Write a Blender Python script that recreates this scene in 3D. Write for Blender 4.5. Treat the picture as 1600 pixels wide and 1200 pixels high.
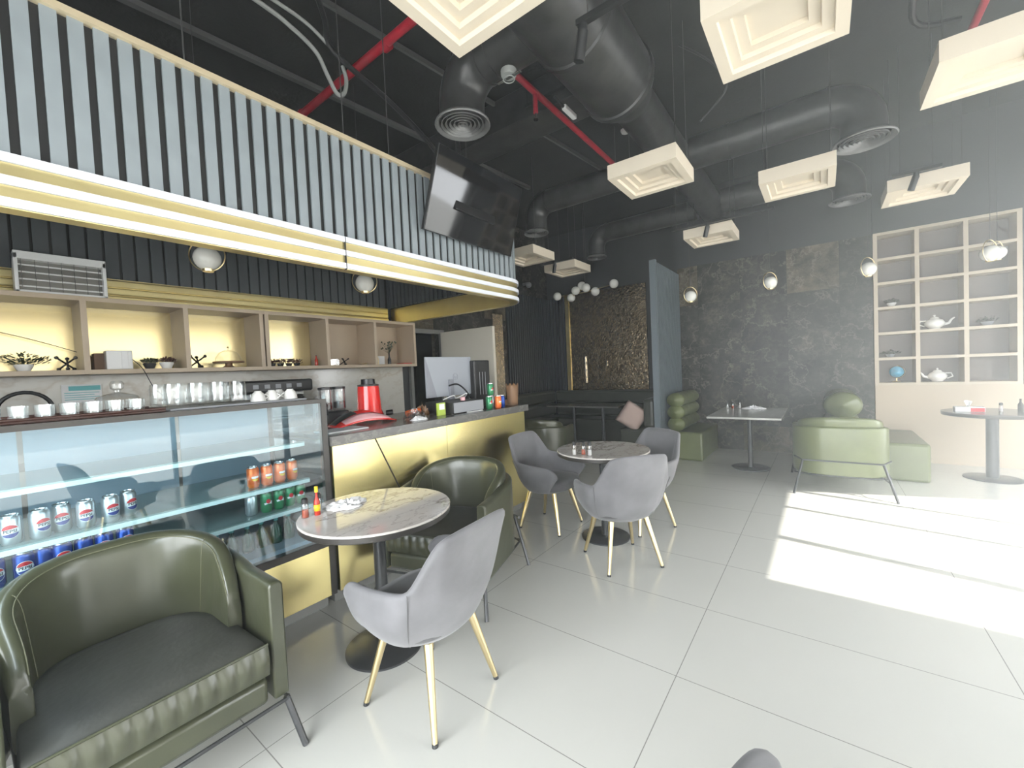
import bpy, bmesh, math, random
from mathutils import Vector, Matrix
random.seed(7)
PI = math.pi
sc = bpy.context.scene
for o in list(bpy.data.objects): bpy.data.objects.remove(o)
COL = sc.collection

# ------------------------------------------------------------------ camera, world, sun, exposure
cam_d = bpy.data.cameras.new('camera'); cam = bpy.data.objects.new('camera', cam_d); COL.objects.link(cam)
cam_d.sensor_fit = 'HORIZONTAL'; cam_d.sensor_width = 36.0
cam_d.lens = 36.0 * 647.944 / 1600.0
cam_d.clip_start = 0.02; cam_d.clip_end = 200
Rw = ((0.7999135942475937, 0.01666486654682487, 0.5998837587073621),
      (0.5983583658531993, 0.05428405793307376, -0.7993875825078892),
      (-0.04588581209246341, 0.9983864598827926, 0.03345099357746985))
cam.matrix_world = Matrix.Translation((0, 0, 1.45)) @ Matrix(Rw).to_4x4()
sc.camera = cam

world = bpy.data.worlds.new('daylight'); sc.world = world; world.use_nodes = True
bg = world.node_tree.nodes['Background']
bg.inputs['Color'].default_value = (0.93, 0.97, 1.0, 1); bg.inputs['Strength'].default_value = 9.0

GLARE = 0.048  # peak density of the volume that imitates lens glare
WX = 2.6                 # plane of the glazed right wall
sun_d = bpy.data.lights.new('sun', 'SUN'); sun = bpy.data.objects.new('sun', sun_d); COL.objects.link(sun)
sun_d.energy = 9.0; sun_d.angle = math.radians(0.6); sun_d.color = (1.0, 0.955, 0.88)
_h = 3.0 / (WX + 0.545)
sun.rotation_euler = Vector((-0.987, 0.155, -_h)).to_track_quat('-Z', 'Y').to_euler()
sun.location = (8, -1, 8)

sc.view_settings.view_transform = 'Standard'; sc.view_settings.look = 'None'
sc.view_settings.exposure = 0.38; sc.view_settings.gamma = 1.0
sc.view_settings.use_curve_mapping = False
try:
    sc.cycles.use_denoising = True
    sc.cycles.max_bounces = 10; sc.cycles.diffuse_bounces = 6; sc.cycles.glossy_bounces = 5
    sc.cycles.transmission_bounces = 8; sc.cycles.transparent_max_bounces = 24
    sc.cycles.volume_bounces = 1; sc.cycles.volume_step_rate = 4.0
    sc.cycles.sample_clamp_indirect = 8.0
    sc.cycles.caustics_reflective = False; sc.cycles.caustics_refractive = False
    sc.cycles.blur_glossy = 1.0
except Exception: pass

def portal(loc, sx, sy, d):
    l = bpy.data.lights.new('window_portal', 'AREA'); l.shape = 'RECTANGLE'; l.size = sx; l.size_y = sy
    l.cycles.is_portal = True
    o = bpy.data.objects.new('window_portal', l); COL.objects.link(o); o.location = loc
    o.rotation_euler = Vector(d).to_track_quat('-Z', 'Z').to_euler()
portal((WX + 0.12, 2.9, 1.5), 3.0, 9.1, (-1, 0, 0))
portal((0.0, -1.78, 1.5), 5.2, 3.0, (0, 1, 0))

# ------------------------------------------------------------------ materials
def mat(name, col, rough=0.5, metal=0.0, nscale=0, nvar=0.0, bump=0.0, bscale=60, spec=0.5, coat=0, trans=0, emit=None, es=0, alpha=1, aniso=0, sheen=0, stretch=None):
    m = bpy.data.materials.new(name); m.use_nodes = True
    nt = m.node_tree; b = nt.nodes['Principled BSDF']
    b.inputs['Base Color'].default_value = (*col, 1); b.inputs['Roughness'].default_value = rough
    b.inputs['Metallic'].default_value = metal; b.inputs['Specular IOR Level'].default_value = spec
    if coat: b.inputs['Coat Weight'].default_value = coat; b.inputs['Coat Roughness'].default_value = 0.15
    if trans: b.inputs['Transmission Weight'].default_value = trans
    if sheen: b.inputs['Sheen Weight'].default_value = sheen
    if emit: b.inputs['Emission Color'].default_value = (*emit, 1); b.inputs['Emission Strength'].default_value = es
    tc = nt.nodes.new('ShaderNodeTexCoord'); mp = nt.nodes.new('ShaderNodeMapping')
    nt.links.new(tc.outputs['Object'], mp.inputs['Vector'])
    if stretch: mp.inputs['Scale'].default_value = stretch
    if nvar or nscale:
        n = nt.nodes.new('ShaderNodeTexNoise'); n.inputs['Scale'].default_value = nscale or 5; n.inputs['Detail'].default_value = 5
        nt.links.new(mp.outputs[0], n.inputs['Vector'])
        r = nt.nodes.new('ShaderNodeValToRGB'); r.color_ramp.elements[0].position = 0.3; r.color_ramp.elements[1].position = 0.7
        r.color_ramp.elements[0].color = tuple(c * (1 - nvar) for c in col) + (1,)
        r.color_ramp.elements[1].color = tuple(min(1, c * (1 + nvar)) for c in col) + (1,)
        nt.links.new(n.outputs['Fac'], r.inputs[0]); nt.links.new(r.outputs[0], b.inputs['Base Color'])
    if bump:
        n2 = nt.nodes.new('ShaderNodeTexNoise'); n2.inputs['Scale'].default_value = bscale; n2.inputs['Detail'].default_value = 4
        nt.links.new(mp.outputs[0], n2.inputs['Vector'])
        bp = nt.nodes.new('ShaderNodeBump'); bp.inputs['Strength'].default_value = bump; bp.inputs['Distance'].default_value = 0.01
        nt.links.new(n2.outputs['Fac'], bp.inputs['Height']); nt.links.new(bp.outputs[0], b.inputs['Normal'])
    return m

def glass(name, tint=(0.93, 0.98, 0.97), refl=1.0, rough=0.0):
    """thin sheet glass: see-through with fresnel reflection"""
    m = bpy.data.materials.new(name); m.use_nodes = True; nt = m.node_tree
    for n in list(nt.nodes):
        if n.type != 'OUTPUT_MATERIAL': nt.nodes.remove(n)
    out = [n for n in nt.nodes if n.type == 'OUTPUT_MATERIAL'][0]
    t = nt.nodes.new('ShaderNodeBsdfTransparent'); t.inputs[0].default_value = (*tint, 1)
    g = nt.nodes.new('ShaderNodeBsdfGlossy'); g.inputs['Roughness'].default_value = rough; g.inputs[0].default_value = (1, 1, 1, 1)
    f = nt.nodes.new('ShaderNodeLayerWeight'); f.inputs[0].default_value = 0.5
    pw = nt.nodes.new('ShaderNodeMath'); pw.operation = 'POWER'; pw.inputs[1].default_value = 4.0; nt.links.new(f.outputs['Facing'], pw.inputs[0])
    mu = nt.nodes.new('ShaderNodeMath'); mu.operation = 'MULTIPLY_ADD'; mu.inputs[1].default_value = 0.8; mu.inputs[2].default_value = 0.045 * refl; mu.use_clamp = True
    mx = nt.nodes.new('ShaderNodeMixShader')
    nt.links.new(pw.outputs[0], mu.inputs[0]); nt.links.new(mu.outputs[0], mx.inputs[0])
    nt.links.new(t.outputs[0], mx.inputs[1]); nt.links.new(g.outputs[0], mx.inputs[2]); nt.links.new(mx.outputs[0], out.inputs[0])
    return m

class NT:
    def __init__(s, m): s.t = m.node_tree; s.b = s.t.nodes['Principled BSDF']
    def n(s, ty, **kw):
        x = s.t.nodes.new(ty)
        for k, v in kw.items():
            if k.startswith('i_'): x.inputs[int(k[2:]) if k[2:].isdigit() else k[2:]].default_value = v
            else: setattr(x, k, v)
        return x
    def l(s, a, b): s.t.links.new(a, b)
    def math(s, op, a, b=None, c=None):
        x = s.n('ShaderNodeMath', operation=op)
        for i, v in enumerate((a, b, c)):
            if v is None: continue
            if isinstance(v, (int, float)): x.inputs[i].default_value = v
            else: s.l(v, x.inputs[i])
        return x.outputs[0]
    def ramp(s, fac, stops):
        r = s.n('ShaderNodeValToRGB'); cr = r.color_ramp
        while len(cr.elements) < len(stops): cr.elements.new(0.5)
        for e, (p, c) in zip(cr.elements, stops): e.position = p; e.color = (*c, 1) if len(c) == 3 else c
        s.l(fac, r.inputs[0]); return r.outputs[0]
    def mix(s, fac, a, b, mode='MIX'):
        x = s.n('ShaderNodeMix', data_type='RGBA', blend_type=mode)
        for i, v in ((0, fac), (6, a), (7, b)):
            if isinstance(v, (int, float)): x.inputs[i].default_value = v
            elif isinstance(v, tuple): x.inputs[i].default_value = (*v, 1)
            else: s.l(v, x.inputs[i])
        return x.outputs[2]

def cellmask(N, axis, pitch, off, w):
    """1 on the grid lines of a given world axis"""
    a = N.math('SUBTRACT', axis, off); a = N.math('DIVIDE', a, pitch); a = N.math('FRACT', a)
    a = N.math('ABSOLUTE', N.math('SUBTRACT', a, 0.5)); return N.math('GREATER_THAN', a, 0.5 - w / pitch / 2)

def mat_floor():
    m = mat('floor_tile', (0.6, 0.6, 0.57), 0.3); N = NT(m)
    tc = N.n('ShaderNodeTexCoord'); sp = N.n('ShaderNodeSeparateXYZ'); N.l(tc.outputs['Object'], sp.inputs[0])
    gx = cellmask(N, sp.outputs[0], 1.217, -0.567, 0.004); gy = cellmask(N, sp.outputs[1], 0.634, 1.918, 0.004)
    g = N.math('MAXIMUM', gx, gy)
    no = N.n('ShaderNodeTexNoise', i_Scale=1.6, i_Detail=7.0, i_Roughness=0.6); N.l(tc.outputs['Object'], no.inputs['Vector'])
    base = N.ramp(no.outputs['Fac'], [(0.2, (0.575, 0.575, 0.53)), (0.8, (0.605, 0.60, 0.555))])
    N.l(N.mix(g, base, (0.27, 0.26, 0.24)), N.b.inputs['Base Color'])
    ro = N.ramp(no.outputs['Fac'], [(0.3, (0.17,) * 3), (0.7, (0.19,) * 3)]); N.l(ro, N.b.inputs['Roughness'])
    bp = N.n('ShaderNodeBump', i_Strength=0.4, i_Distance=0.002, invert=True); N.l(g, bp.inputs['Height']); N.l(bp.outputs[0], N.b.inputs['Normal'])
    return m

def veins(N, vec, scale, width, warp=1.0, seed=0.0):
    no = N.n('ShaderNodeTexNoise', i_Scale=scale * 0.7, i_Detail=6.0, i_Roughness=0.6)
    N.l(vec, no.inputs['Vector'])
    a = N.math('ABSOLUTE', N.math('SUBTRACT', no.outputs['Fac'], 0.5 + seed))
    return N.ramp(a, [(0.0, (1, 1, 1)), (width, (0, 0, 0))])

def mat_dark_marble():
    m = mat('dark_marble', (0.03, 0.03, 0.03), 0.34, spec=0.22); N = NT(m)
    tc = N.n('ShaderNodeTexCoord'); sp = N.n('ShaderNodeSeparateXYZ'); N.l(tc.outputs['Object'], sp.inputs[0])
    ax = N.math('ADD', sp.outputs[0], sp.outputs[1])
    cx = N.math('FLOOR', N.math('DIVIDE', N.math('SUBTRACT', ax, 5.84), 0.62))
    cz = N.math('FLOOR', N.math('DIVIDE', N.math('SUBTRACT', sp.outputs[2], 2.40 - 1.0), 1.0))
    cb = N.n('ShaderNodeCombineXYZ'); N.l(cx, cb.inputs[0]); N.l(cz, cb.inputs[1])
    wn = N.n('ShaderNodeTexWhiteNoise'); N.l(cb.outputs[0], wn.inputs[0])
    off = N.n('ShaderNodeVectorMath', operation='SCALE', i_3=7.0); N.l(wn.outputs['Color'], off.inputs[0])
    add = N.n('ShaderNodeVectorMath', operation='ADD'); N.l(tc.outputs['Object'], add.inputs[0]); N.l(off.outputs[0], add.inputs[1])
    v1 = veins(N, add.outputs[0], 2.2, 0.012); v2 = veins(N, add.outputs[0], 6.0, 0.03, seed=0.04)
    cl = N.n('ShaderNodeTexNoise', i_Scale=3.2, i_Detail=9.0, i_Roughness=0.7); N.l(add.outputs[0], cl.inputs['Vector'])
    base = N.ramp(cl.outputs['Fac'], [(0.35, (0.010, 0.010, 0.010)), (0.58, (0.045, 0.043, 0.038)), (0.74, (0.13, 0.115, 0.09))])
    warm = N.math('GREATER_THAN', wn.outputs['Value'], 0.82)
    base = N.mix(N.math('MULTIPLY', warm, 0.6), base, N.ramp(cl.outputs['Fac'], [(0.35, (0.03, 0.025, 0.018)), (0.65, (0.22, 0.18, 0.12))]))
    c = N.mix(N.math('MULTIPLY', v2, 0.16), base, (0.22, 0.20, 0.17)); c = N.mix(N.math('MULTIPLY', v1, 0.28), c, (0.34, 0.31, 0.26))
    gx = cellmask(N, ax, 0.62, 5.84, 0.003); gz = cellmask(N, sp.outputs[2], 1.0, 2.40, 0.003)
    c = N.mix(N.math('MULTIPLY', N.math('MAXIMUM', gx, gz), 0.8), c, (0.01, 0.01, 0.01))
    N.l(c, N.b.inputs['Base Color'])
    return m

def mat_white_marble(name, base0, base1, vein, rough=0.15, sc_=1.0, warm=0.6):
    m = mat(name, base0, rough); N = NT(m)
    tc = N.n('ShaderNodeTexCoord'); mp = N.n('ShaderNodeMapping'); N.l(tc.outputs['Object'], mp.inputs[0])
    mp.inputs['Scale'].default_value = (1.2 * sc_, 0.6 * sc_, 1.0 * sc_); mp.inputs['Rotation'].default_value = (0.3, 0.2, 0.6)
    cl = N.n('ShaderNodeTexNoise', i_Scale=2.0, i_Detail=6.0); N.l(mp.outputs[0], cl.inputs['Vector'])
    b = N.ramp(cl.outputs['Fac'], [(0.3, base0), (0.7, base1)])
    v = veins(N, mp.outputs[0], 2.2, 0.018); v2 = veins(N, mp.outputs[0], 5, 0.02, seed=0.05)
    c = N.mix(N.math('MULTIPLY', v, warm), b, vein); c = N.mix(N.math('MULTIPLY', v2, warm * 0.5), c, vein)
    N.l(c, N.b.inputs['Base Color']); return m

def mat_mosaic(name, c0, c1, size=0.05):
    m = mat(name, c0, 0.24, 1.0); N = NT(m)
    tc = N.n('ShaderNodeTexCoord')
    sc_ = N.n('ShaderNodeVectorMath', operation='SCALE', i_3=1.0 / size); N.l(tc.outputs['Object'], sc_.inputs[0])
    fl = N.n('ShaderNodeVectorMath', operation='FLOOR'); N.l(sc_.outputs[0], fl.inputs[0])
    wn = N.n('ShaderNodeTexWhiteNoise'); N.l(fl.outputs[0], wn.inputs[0])
    no = N.n('ShaderNodeTexNoise', i_Scale=27.0, i_Detail=2.0); N.l(tc.outputs['Object'], no.inputs['Vector'])
    bp = N.n('ShaderNodeBump', i_Strength=0.8, i_Distance=0.014)
    N.l(N.math('ADD', no.outputs['Fac'], N.math('MULTIPLY', wn.outputs['Value'], 0.35)), bp.inputs['Height']); N.l(bp.outputs[0], N.b.inputs['Normal'])
    N.l(N.ramp(wn.outputs['Value'], [(0.0, c0), (1.0, c1)]), N.b.inputs['Base Color'])
    return m

M = {}
M['floor'] = mat_floor(); M['dmarble'] = mat_dark_marble()
M['tabletop'] = mat_white_marble('table_marble', (0.50, 0.46, 0.42), (0.66, 0.63, 0.59), (0.16, 0.13, 0.11), 0.08, 1.6, 0.75)
M['wmarble'] = mat_white_marble('backsplash_marble', (0.60, 0.58, 0.52), (0.68, 0.66, 0.61), (0.34, 0.24, 0.14), 0.15, 0.5, 0.35)
M['mosaic'] = mat_mosaic('gold_mosaic', (0.20, 0.15, 0.09), (0.50, 0.39, 0.25))
M['smosaic'] = mat_mosaic('silver_mosaic', (0.45, 0.42, 0.38), (0.75, 0.72, 0.68), 0.03)
M['ceil'] = mat('black_ceiling', (0.014, 0.015, 0.014), 0.8, nscale=3, nvar=0.25, bump=0.3, bscale=30)
M['blackwall'] = mat('black_paint', (0.028, 0.030, 0.033), 0.6, nscale=2, nvar=0.1)
M['duct'] = mat('duct_black', (0.045, 0.045, 0.045), 0.33, 0.35, nscale=6, nvar=0.3, bump=0.12, bscale=25)
M['slat'] = mat('slat_blue_grey', (0.27, 0.305, 0.325), 0.5, nscale=8, nvar=0.06)
M['slatdark'] = mat('slat_charcoal', (0.075, 0.085, 0.092), 0.5, nscale=8, nvar=0.06)
M['slatmid'] = mat('slat_steel_blue', (0.12, 0.145, 0.165), 0.5)
M['slatblack'] = mat('slat_midnight', (0.028, 0.036, 0.045), 0.5)
M['black'] = mat('black_plastic', (0.012, 0.012, 0.013), 0.35, nscale=20, nvar=0.1)
M['matblack'] = mat('matt_black', (0.018, 0.018, 0.018), 0.6)
M['screen'] = mat('black_glass_screen', (0.004, 0.004, 0.005), 0.06, spec=0.6)
M['gold'] = mat('brushed_brass', (0.96, 0.79, 0.36), 0.27, 1.0, nscale=2.2, nvar=0.10, bump=0.05, bscale=3)
M['goldband'] = mat('brass_band', (0.96, 0.80, 0.40), 0.35, 1.0, nscale=3, nvar=0.08)
M['brass'] = mat('chair_leg_brass', (0.80, 0.66, 0.38), 0.3, 1.0)
M['trimcream'] = mat('champagne_trim', (0.74, 0.62, 0.42), 0.4, 0.3)
M['strip'] = mat('white_strip', (0.82, 0.84, 0.90), 0.35)
M['panel'] = mat('cream_panel', (0.74, 0.655, 0.53), 0.6, nscale=4, nvar=0.02)
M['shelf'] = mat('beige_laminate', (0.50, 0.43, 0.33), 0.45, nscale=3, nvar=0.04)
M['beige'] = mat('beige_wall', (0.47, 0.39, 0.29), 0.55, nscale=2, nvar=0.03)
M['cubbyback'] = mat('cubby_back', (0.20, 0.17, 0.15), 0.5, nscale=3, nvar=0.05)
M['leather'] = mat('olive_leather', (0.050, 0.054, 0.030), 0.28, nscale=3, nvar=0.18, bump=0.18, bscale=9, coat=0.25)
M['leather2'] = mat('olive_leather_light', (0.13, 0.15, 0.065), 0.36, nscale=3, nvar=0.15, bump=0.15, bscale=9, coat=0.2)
M['leatherseat'] = mat('olive_leather_seat', (0.042, 0.043, 0.036), 0.5, nscale=6, nvar=0.15, bump=0.12, bscale=40)
M['stitch'] = mat('pale_stitch', (0.12, 0.12, 0.07), 0.6)
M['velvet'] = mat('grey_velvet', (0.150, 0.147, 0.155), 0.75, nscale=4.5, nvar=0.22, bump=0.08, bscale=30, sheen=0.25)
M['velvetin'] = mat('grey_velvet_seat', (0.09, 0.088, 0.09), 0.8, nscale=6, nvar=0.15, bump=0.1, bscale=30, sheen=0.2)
M['steel'] = mat('dark_steel', (0.06, 0.062, 0.065), 0.35, 0.6)
M['chrome'] = mat('chrome', (0.75, 0.75, 0.76), 0.12, 1.0)
M['alu'] = mat('aluminium', (0.72, 0.73, 0.74), 0.25, 1.0)
M['stone'] = mat_white_marble('grey_stone_top', (0.115, 0.11, 0.105), (0.17, 0.165, 0.155), (0.30, 0.28, 0.25), 0.22, 2.0, 0.3)
M['kick'] = mat('plinth_grey', (0.20, 0.20, 0.19), 0.5)
M['caseframe'] = mat('case_frame_dark', (0.05, 0.046, 0.042), 0.35, 0.4)
M['caseback'] = mat('case_inner_white', (0.36, 0.49, 0.60), 0.35)
M['caseglass'] = glass('display_glass', (0.88, 0.95, 0.97), 1.2)
M['shelfglass'] = mat('shelf_glass_edge', (0.55, 0.75, 0.72), 0.1, trans=0.55, spec=0.7)
M['tumbler'] = glass('tumbler_glass', (0.955, 0.965, 0.965), 1.6)
M['mirrorgold'] = mat('polished_brass', (0.72, 0.60, 0.33), 0.24, 1.0, bump=0.02, bscale=3)
M['laminate'] = mat('tan_laminate', (0.50, 0.40, 0.29), 0.45, nscale=3, nvar=0.04)
M['railwhite'] = mat('pale_shelf_rail', (0.72, 0.86, 0.85), 0.3)
M['white'] = mat('white_plastic', (0.80, 0.80, 0.79), 0.35)
M['ceramic'] = mat('white_ceramic', (0.80, 0.79, 0.76), 0.15)
M['opal'] = mat('opal_glass', (0.86, 0.85, 0.80), 0.12)
M['red'] = mat('red_gloss', (0.78, 0.02, 0.015), 0.15, coat=0.5)
M['redpipe'] = mat('red_pipe', (0.42, 0.015, 0.035), 0.45, nscale=10, nvar=0.15)
M['pink'] = mat('pale_red_plastic', (0.88, 0.48, 0.50), 0.3)
M['clear'] = glass('clear_plastic', (0.80, 0.80, 0.80), 2.5)
M['brown'] = mat('dark_brown', (0.05, 0.018, 0.012), 0.4)
M['greyplastic'] = mat('grey_plastic', (0.30, 0.31, 0.33), 0.4)
M['monitor'] = mat('silver_grey_plastic', (0.34, 0.36, 0.40), 0.35)
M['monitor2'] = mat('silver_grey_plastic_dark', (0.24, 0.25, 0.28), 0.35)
M['door'] = mat('cream_door', (0.66, 0.62, 0.53), 0.5)
M['void'] = mat('dark_room', (0.004, 0.0035, 0.003), 0.8)
M['leaf'] = mat('dusty_leaf', (0.05, 0.065, 0.035), 0.6, nscale=20, nvar=0.4)
M['redleaf'] = mat('reddish_leaf', (0.09, 0.035, 0.03), 0.6, nscale=20, nvar=0.4)
M['bluecan'] = mat('blue_can', (0.015, 0.06, 0.32), 0.25, 0.5)
M['silvercan'] = mat('silver_can', (0.55, 0.58, 0.60), 0.28, 0.75, nscale=20, nvar=0.1)
M['orangecan'] = mat('orange_can', (0.80, 0.16, 0.03), 0.3, 0.3)
M['greencan'] = mat('green_can', (0.03, 0.22, 0.09), 0.3, 0.3)
M['redmark'] = mat('logo_red', (0.62, 0.02, 0.03), 0.4); M['whitemark'] = mat('logo_white', (0.85, 0.85, 0.85), 0.4)
M['bluemark'] = mat('logo_blue', (0.01, 0.03, 0.22), 0.4); M['blackmark'] = mat('logo_black', (0.01, 0.01, 0.02), 0.4)
M['bottlegreen'] = mat('green_bottle', (0.02, 0.10, 0.06), 0.1, trans=0.3, spec=0.7)
M['ketchup'] = mat('hot_sauce', (0.45, 0.03, 0.015), 0.2); M['yellow'] = mat('yellow_cap', (0.85, 0.55, 0.02), 0.35)
M['paprika'] = mat('paprika', (0.55, 0.10, 0.04), 0.7); M['salt'] = mat('salt', (0.85, 0.84, 0.82), 0.8)
M['paper'] = mat('white_paper', (0.82, 0.82, 0.82), 0.7, bump=0.3, bscale=30)
M['teal'] = mat('teal_print', (0.15, 0.50, 0.52), 0.5)
M['globeblue'] = mat('globe_ocean', (0.12, 0.45, 0.70), 0.3, nscale=9, nvar=0.5)
M['conduit'] = mat('grey_conduit', (0.30, 0.31, 0.30), 0.5)
M['rod'] = mat('dark_rod', (0.10, 0.10, 0.10), 0.5, 0.5)
M['rib'] = mat('grey_steel_channel', (0.11, 0.11, 0.11), 0.6)
M['pillow'] = mat('pinkish_cushion', (0.40, 0.30, 0.26), 0.8)
M['diff'] = mat('diffuser_grey', (0.17, 0.17, 0.17), 0.4, 0.2)
M['cork'] = mat('walnut', (0.22, 0.12, 0.06), 0.5)
M['lime'] = mat('lime_green', (0.45, 0.60, 0.08), 0.5)
M['street'] = mat('pale_paving', (0.42, 0.42, 0.40), 0.8, nscale=1, nvar=0.08)
M['facade'] = mat('pale_facade', (0.50, 0.48, 0.45), 0.8, nscale=1, nvar=0.08)
M['heatelem'] = mat('heater_grille', (0.30, 0.29, 0.27), 0.3, 0.7)

# ------------------------------------------------------------------ helpers
class MB:
    def __init__(s): s.bm = bmesh.new()
    def box(s, x0, x1, y0, y1, z0, z1):
        v = [s.bm.verts.new(p) for p in ((x0,y0,z0),(x1,y0,z0),(x1,y1,z0),(x0,y1,z0),(x0,y0,z1),(x1,y0,z1),(x1,y1,z1),(x0,y1,z1))]
        for f in ((0,3,2,1),(4,5,6,7),(0,1,5,4),(1,2,6,5),(2,3,7,6),(3,0,4,7)): s.bm.faces.new([v[i] for i in f])
        return s
    def cyl(s, p, q, r0, r1=None, n=12, cap=True):
        if r1 is None: r1 = r0
        p = Vector(p); q = Vector(q); d = (q - p).normalized()
        u = d.cross(Vector((0, 0, 1))) if abs(d.z) < 0.95 else d.cross(Vector((1, 0, 0))); u.normalize(); w = d.cross(u)
        A = [s.bm.verts.new(p + (u * math.cos(2*PI*i/n) + w * math.sin(2*PI*i/n)) * r0) for i in range(n)]
        B = [s.bm.verts.new(q + (u * math.cos(2*PI*i/n) + w * math.sin(2*PI*i/n)) * r1) for i in range(n)]
        for i in range(n): s.bm.faces.new((A[i], A[(i+1) % n], B[(i+1) % n], B[i]))
        if cap: s.bm.faces.new(A[::-1]); s.bm.faces.new(B)
        return s
    def tube(s, pts, r, n=8, closed=False):
        pts = [Vector(p) for p in pts]; k = len(pts); rings = []
        up = None
        for i, p in enumerate(pts):
            if closed: d = pts[(i+1) % k] - pts[i-1]
            else: d = pts[min(i+1, k-1)] - pts[max(i-1, 0)]
            d.normalize()
            if up is None:
                up = Vector((0, 0, 1)) if abs(d.z) < 0.9 else Vector((1, 0, 0))
            u = d.cross(up); u.normalize(); w = u.cross(d); up = w
            rr = r[i] if isinstance(r, (list, tuple)) else r
            rings.append([s.bm.verts.new(p + (u * math.cos(2*PI*j/n) + w * math.sin(2*PI*j/n)) * rr) for j in range(n)])
        for i in range(k if closed else k - 1):
            A, B = rings[i], rings[(i+1) % k]
            for j in range(n): s.bm.faces.new((A[j], A[(j+1) % n], B[(j+1) % n], B[j]))
        if not closed: s.bm.faces.new(rings[0][::-1]); s.bm.faces.new(rings[-1])
        return s
    def lathe(s, prof, c=(0, 0, 0), n=24, sx=1, sy=1):
        rings = []
        for r, z in prof:
            if r < 1e-5: rings.append([s.bm.verts.new((c[0], c[1], c[2] + z))])
            else: rings.append([s.bm.verts.new((c[0] + r*sx*math.cos(2*PI*i/n), c[1] + r*sy*math.sin(2*PI*i/n), c[2] + z)) for i in range(n)])
        for A, B in zip(rings, rings[1:]):
            for i in range(n):
                j = (i+1) % n
                if len(A) == 1 and len(B) == 1: continue
                if len(A) == 1: s.bm.faces.new((A[0], B[j], B[i]))
                elif len(B) == 1: s.bm.faces.new((A[i], A[j], B[0]))
                else: s.bm.faces.new((A[i], A[j], B[j], B[i]))
        return s
    def sphere(s, c, r, n=20, sz=1.0):
        return s.lathe([(r*math.sin(PI*k/12), -r*sz*math.cos(PI*k/12)) for k in range(13)], c, n)
    def grid(s, f, nu, nv, closeu=False):
        """surface from f(u, v), u, v in 0..1"""
        V = [[s.bm.verts.new(f(i / (nu if closeu else nu - 1), j / (nv - 1))) for j in range(nv)] for i in range(nu)]
        for i in range(nu if closeu else nu - 1):
            for j in range(nv - 1):
                s.bm.faces.new((V[i][j], V[(i+1) % nu][j], V[(i+1) % nu][j+1], V[i][j+1]))
        return V
    def prism(s, poly, z0, z1, top_scale=1):
        a = [s.bm.verts.new((x, y, z0)) for x, y in poly]; b = [s.bm.verts.new((x*top_scale, y*top_scale, z1)) for x, y in poly]
        n = len(poly)
        for i in range(n): s.bm.faces.new((a[i], a[(i+1) % n], b[(i+1) % n], b[i]))
        s.bm.faces.new(a[::-1]); s.bm.faces.new(b); return s
    def build(s, name, m, parent=None, smooth=False, bevel=0, subsurf=0, solid=0, angle=40, mods=True):
        bmesh.ops.recalc_face_normals(s.bm, faces=s.bm.faces)
        me = bpy.data.meshes.new(name); s.bm.to_mesh(me); s.bm.free()
        o = bpy.data.objects.new(name, me); COL.objects.link(o)
        me.materials.append(M[m] if isinstance(m, str) else m)
        if smooth:
            me.polygons.foreach_set('use_smooth', [True] * len(me.polygons))
            if angle < 180:
                try: me.set_sharp_from_angle(angle=math.radians(angle))
                except Exception: pass
        if solid:
            x = o.modifiers.new('s', 'SOLIDIFY'); x.thickness = solid; x.offset = 0
        if bevel:
            x = o.modifiers.new('b', 'BEVEL'); x.width = bevel; x.segments = 2; x.limit_method = 'ANGLE'; x.angle_limit = math.radians(35)
        if subsurf:
            x = o.modifiers.new('ss', 'SUBSURF'); x.levels = subsurf; x.render_levels = subsurf
        if parent: o.parent = parent
        return o

def tag(o, label=None, cat=None, group=None, kind=None):
    if label: o['label'] = label
    if cat: o['category'] = cat
    if group: o['group'] = group
    if kind: o['kind'] = kind
    return o
def empty(name, loc=(0, 0, 0), rz=0, label=None, cat=None, group=None):
    o = bpy.data.objects.new(name, None); COL.objects.link(o); o.location = loc; o.rotation_euler = (0, 0, rz)
    o.empty_display_size = 0.1
    return tag(o, label, cat, group)
def kids(o): return [x for x in bpy.data.objects if x.parent == o]
def clone(o, loc=None, rz=None, label=None, group=None, parent=None):
    c = o.copy(); COL.objects.link(c)
    if parent: c.parent = parent
    if loc is not None: c.location = loc
    if rz is not None: c.rotation_euler = (0, 0, rz)
    if label: c['label'] = label
    if group: c['group'] = group
    for ch in kids(o): clone(ch, parent=c)
    return c
def box1(name, m, b, parent=None, bevel=0.004):
    return MB().box(*b).build(name, m, parent, bevel=bevel)
def struct(o): o['kind'] = 'structure'; return o

def text_mesh(txt, size, bold=0.0):
    cu = bpy.data.curves.new('t', 'FONT'); cu.body = txt; cu.size = size; cu.align_x = 'CENTER'; cu.align_y = 'CENTER'; cu.offset = bold
    cu.resolution_u = 3
    ob = bpy.data.objects.new('t', cu); COL.objects.link(ob)
    dg = bpy.context.evaluated_depsgraph_get(); me = bpy.data.meshes.new_from_object(ob.evaluated_get(dg))
    bpy.data.objects.remove(ob); bpy.data.curves.remove(cu)
    return me
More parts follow.
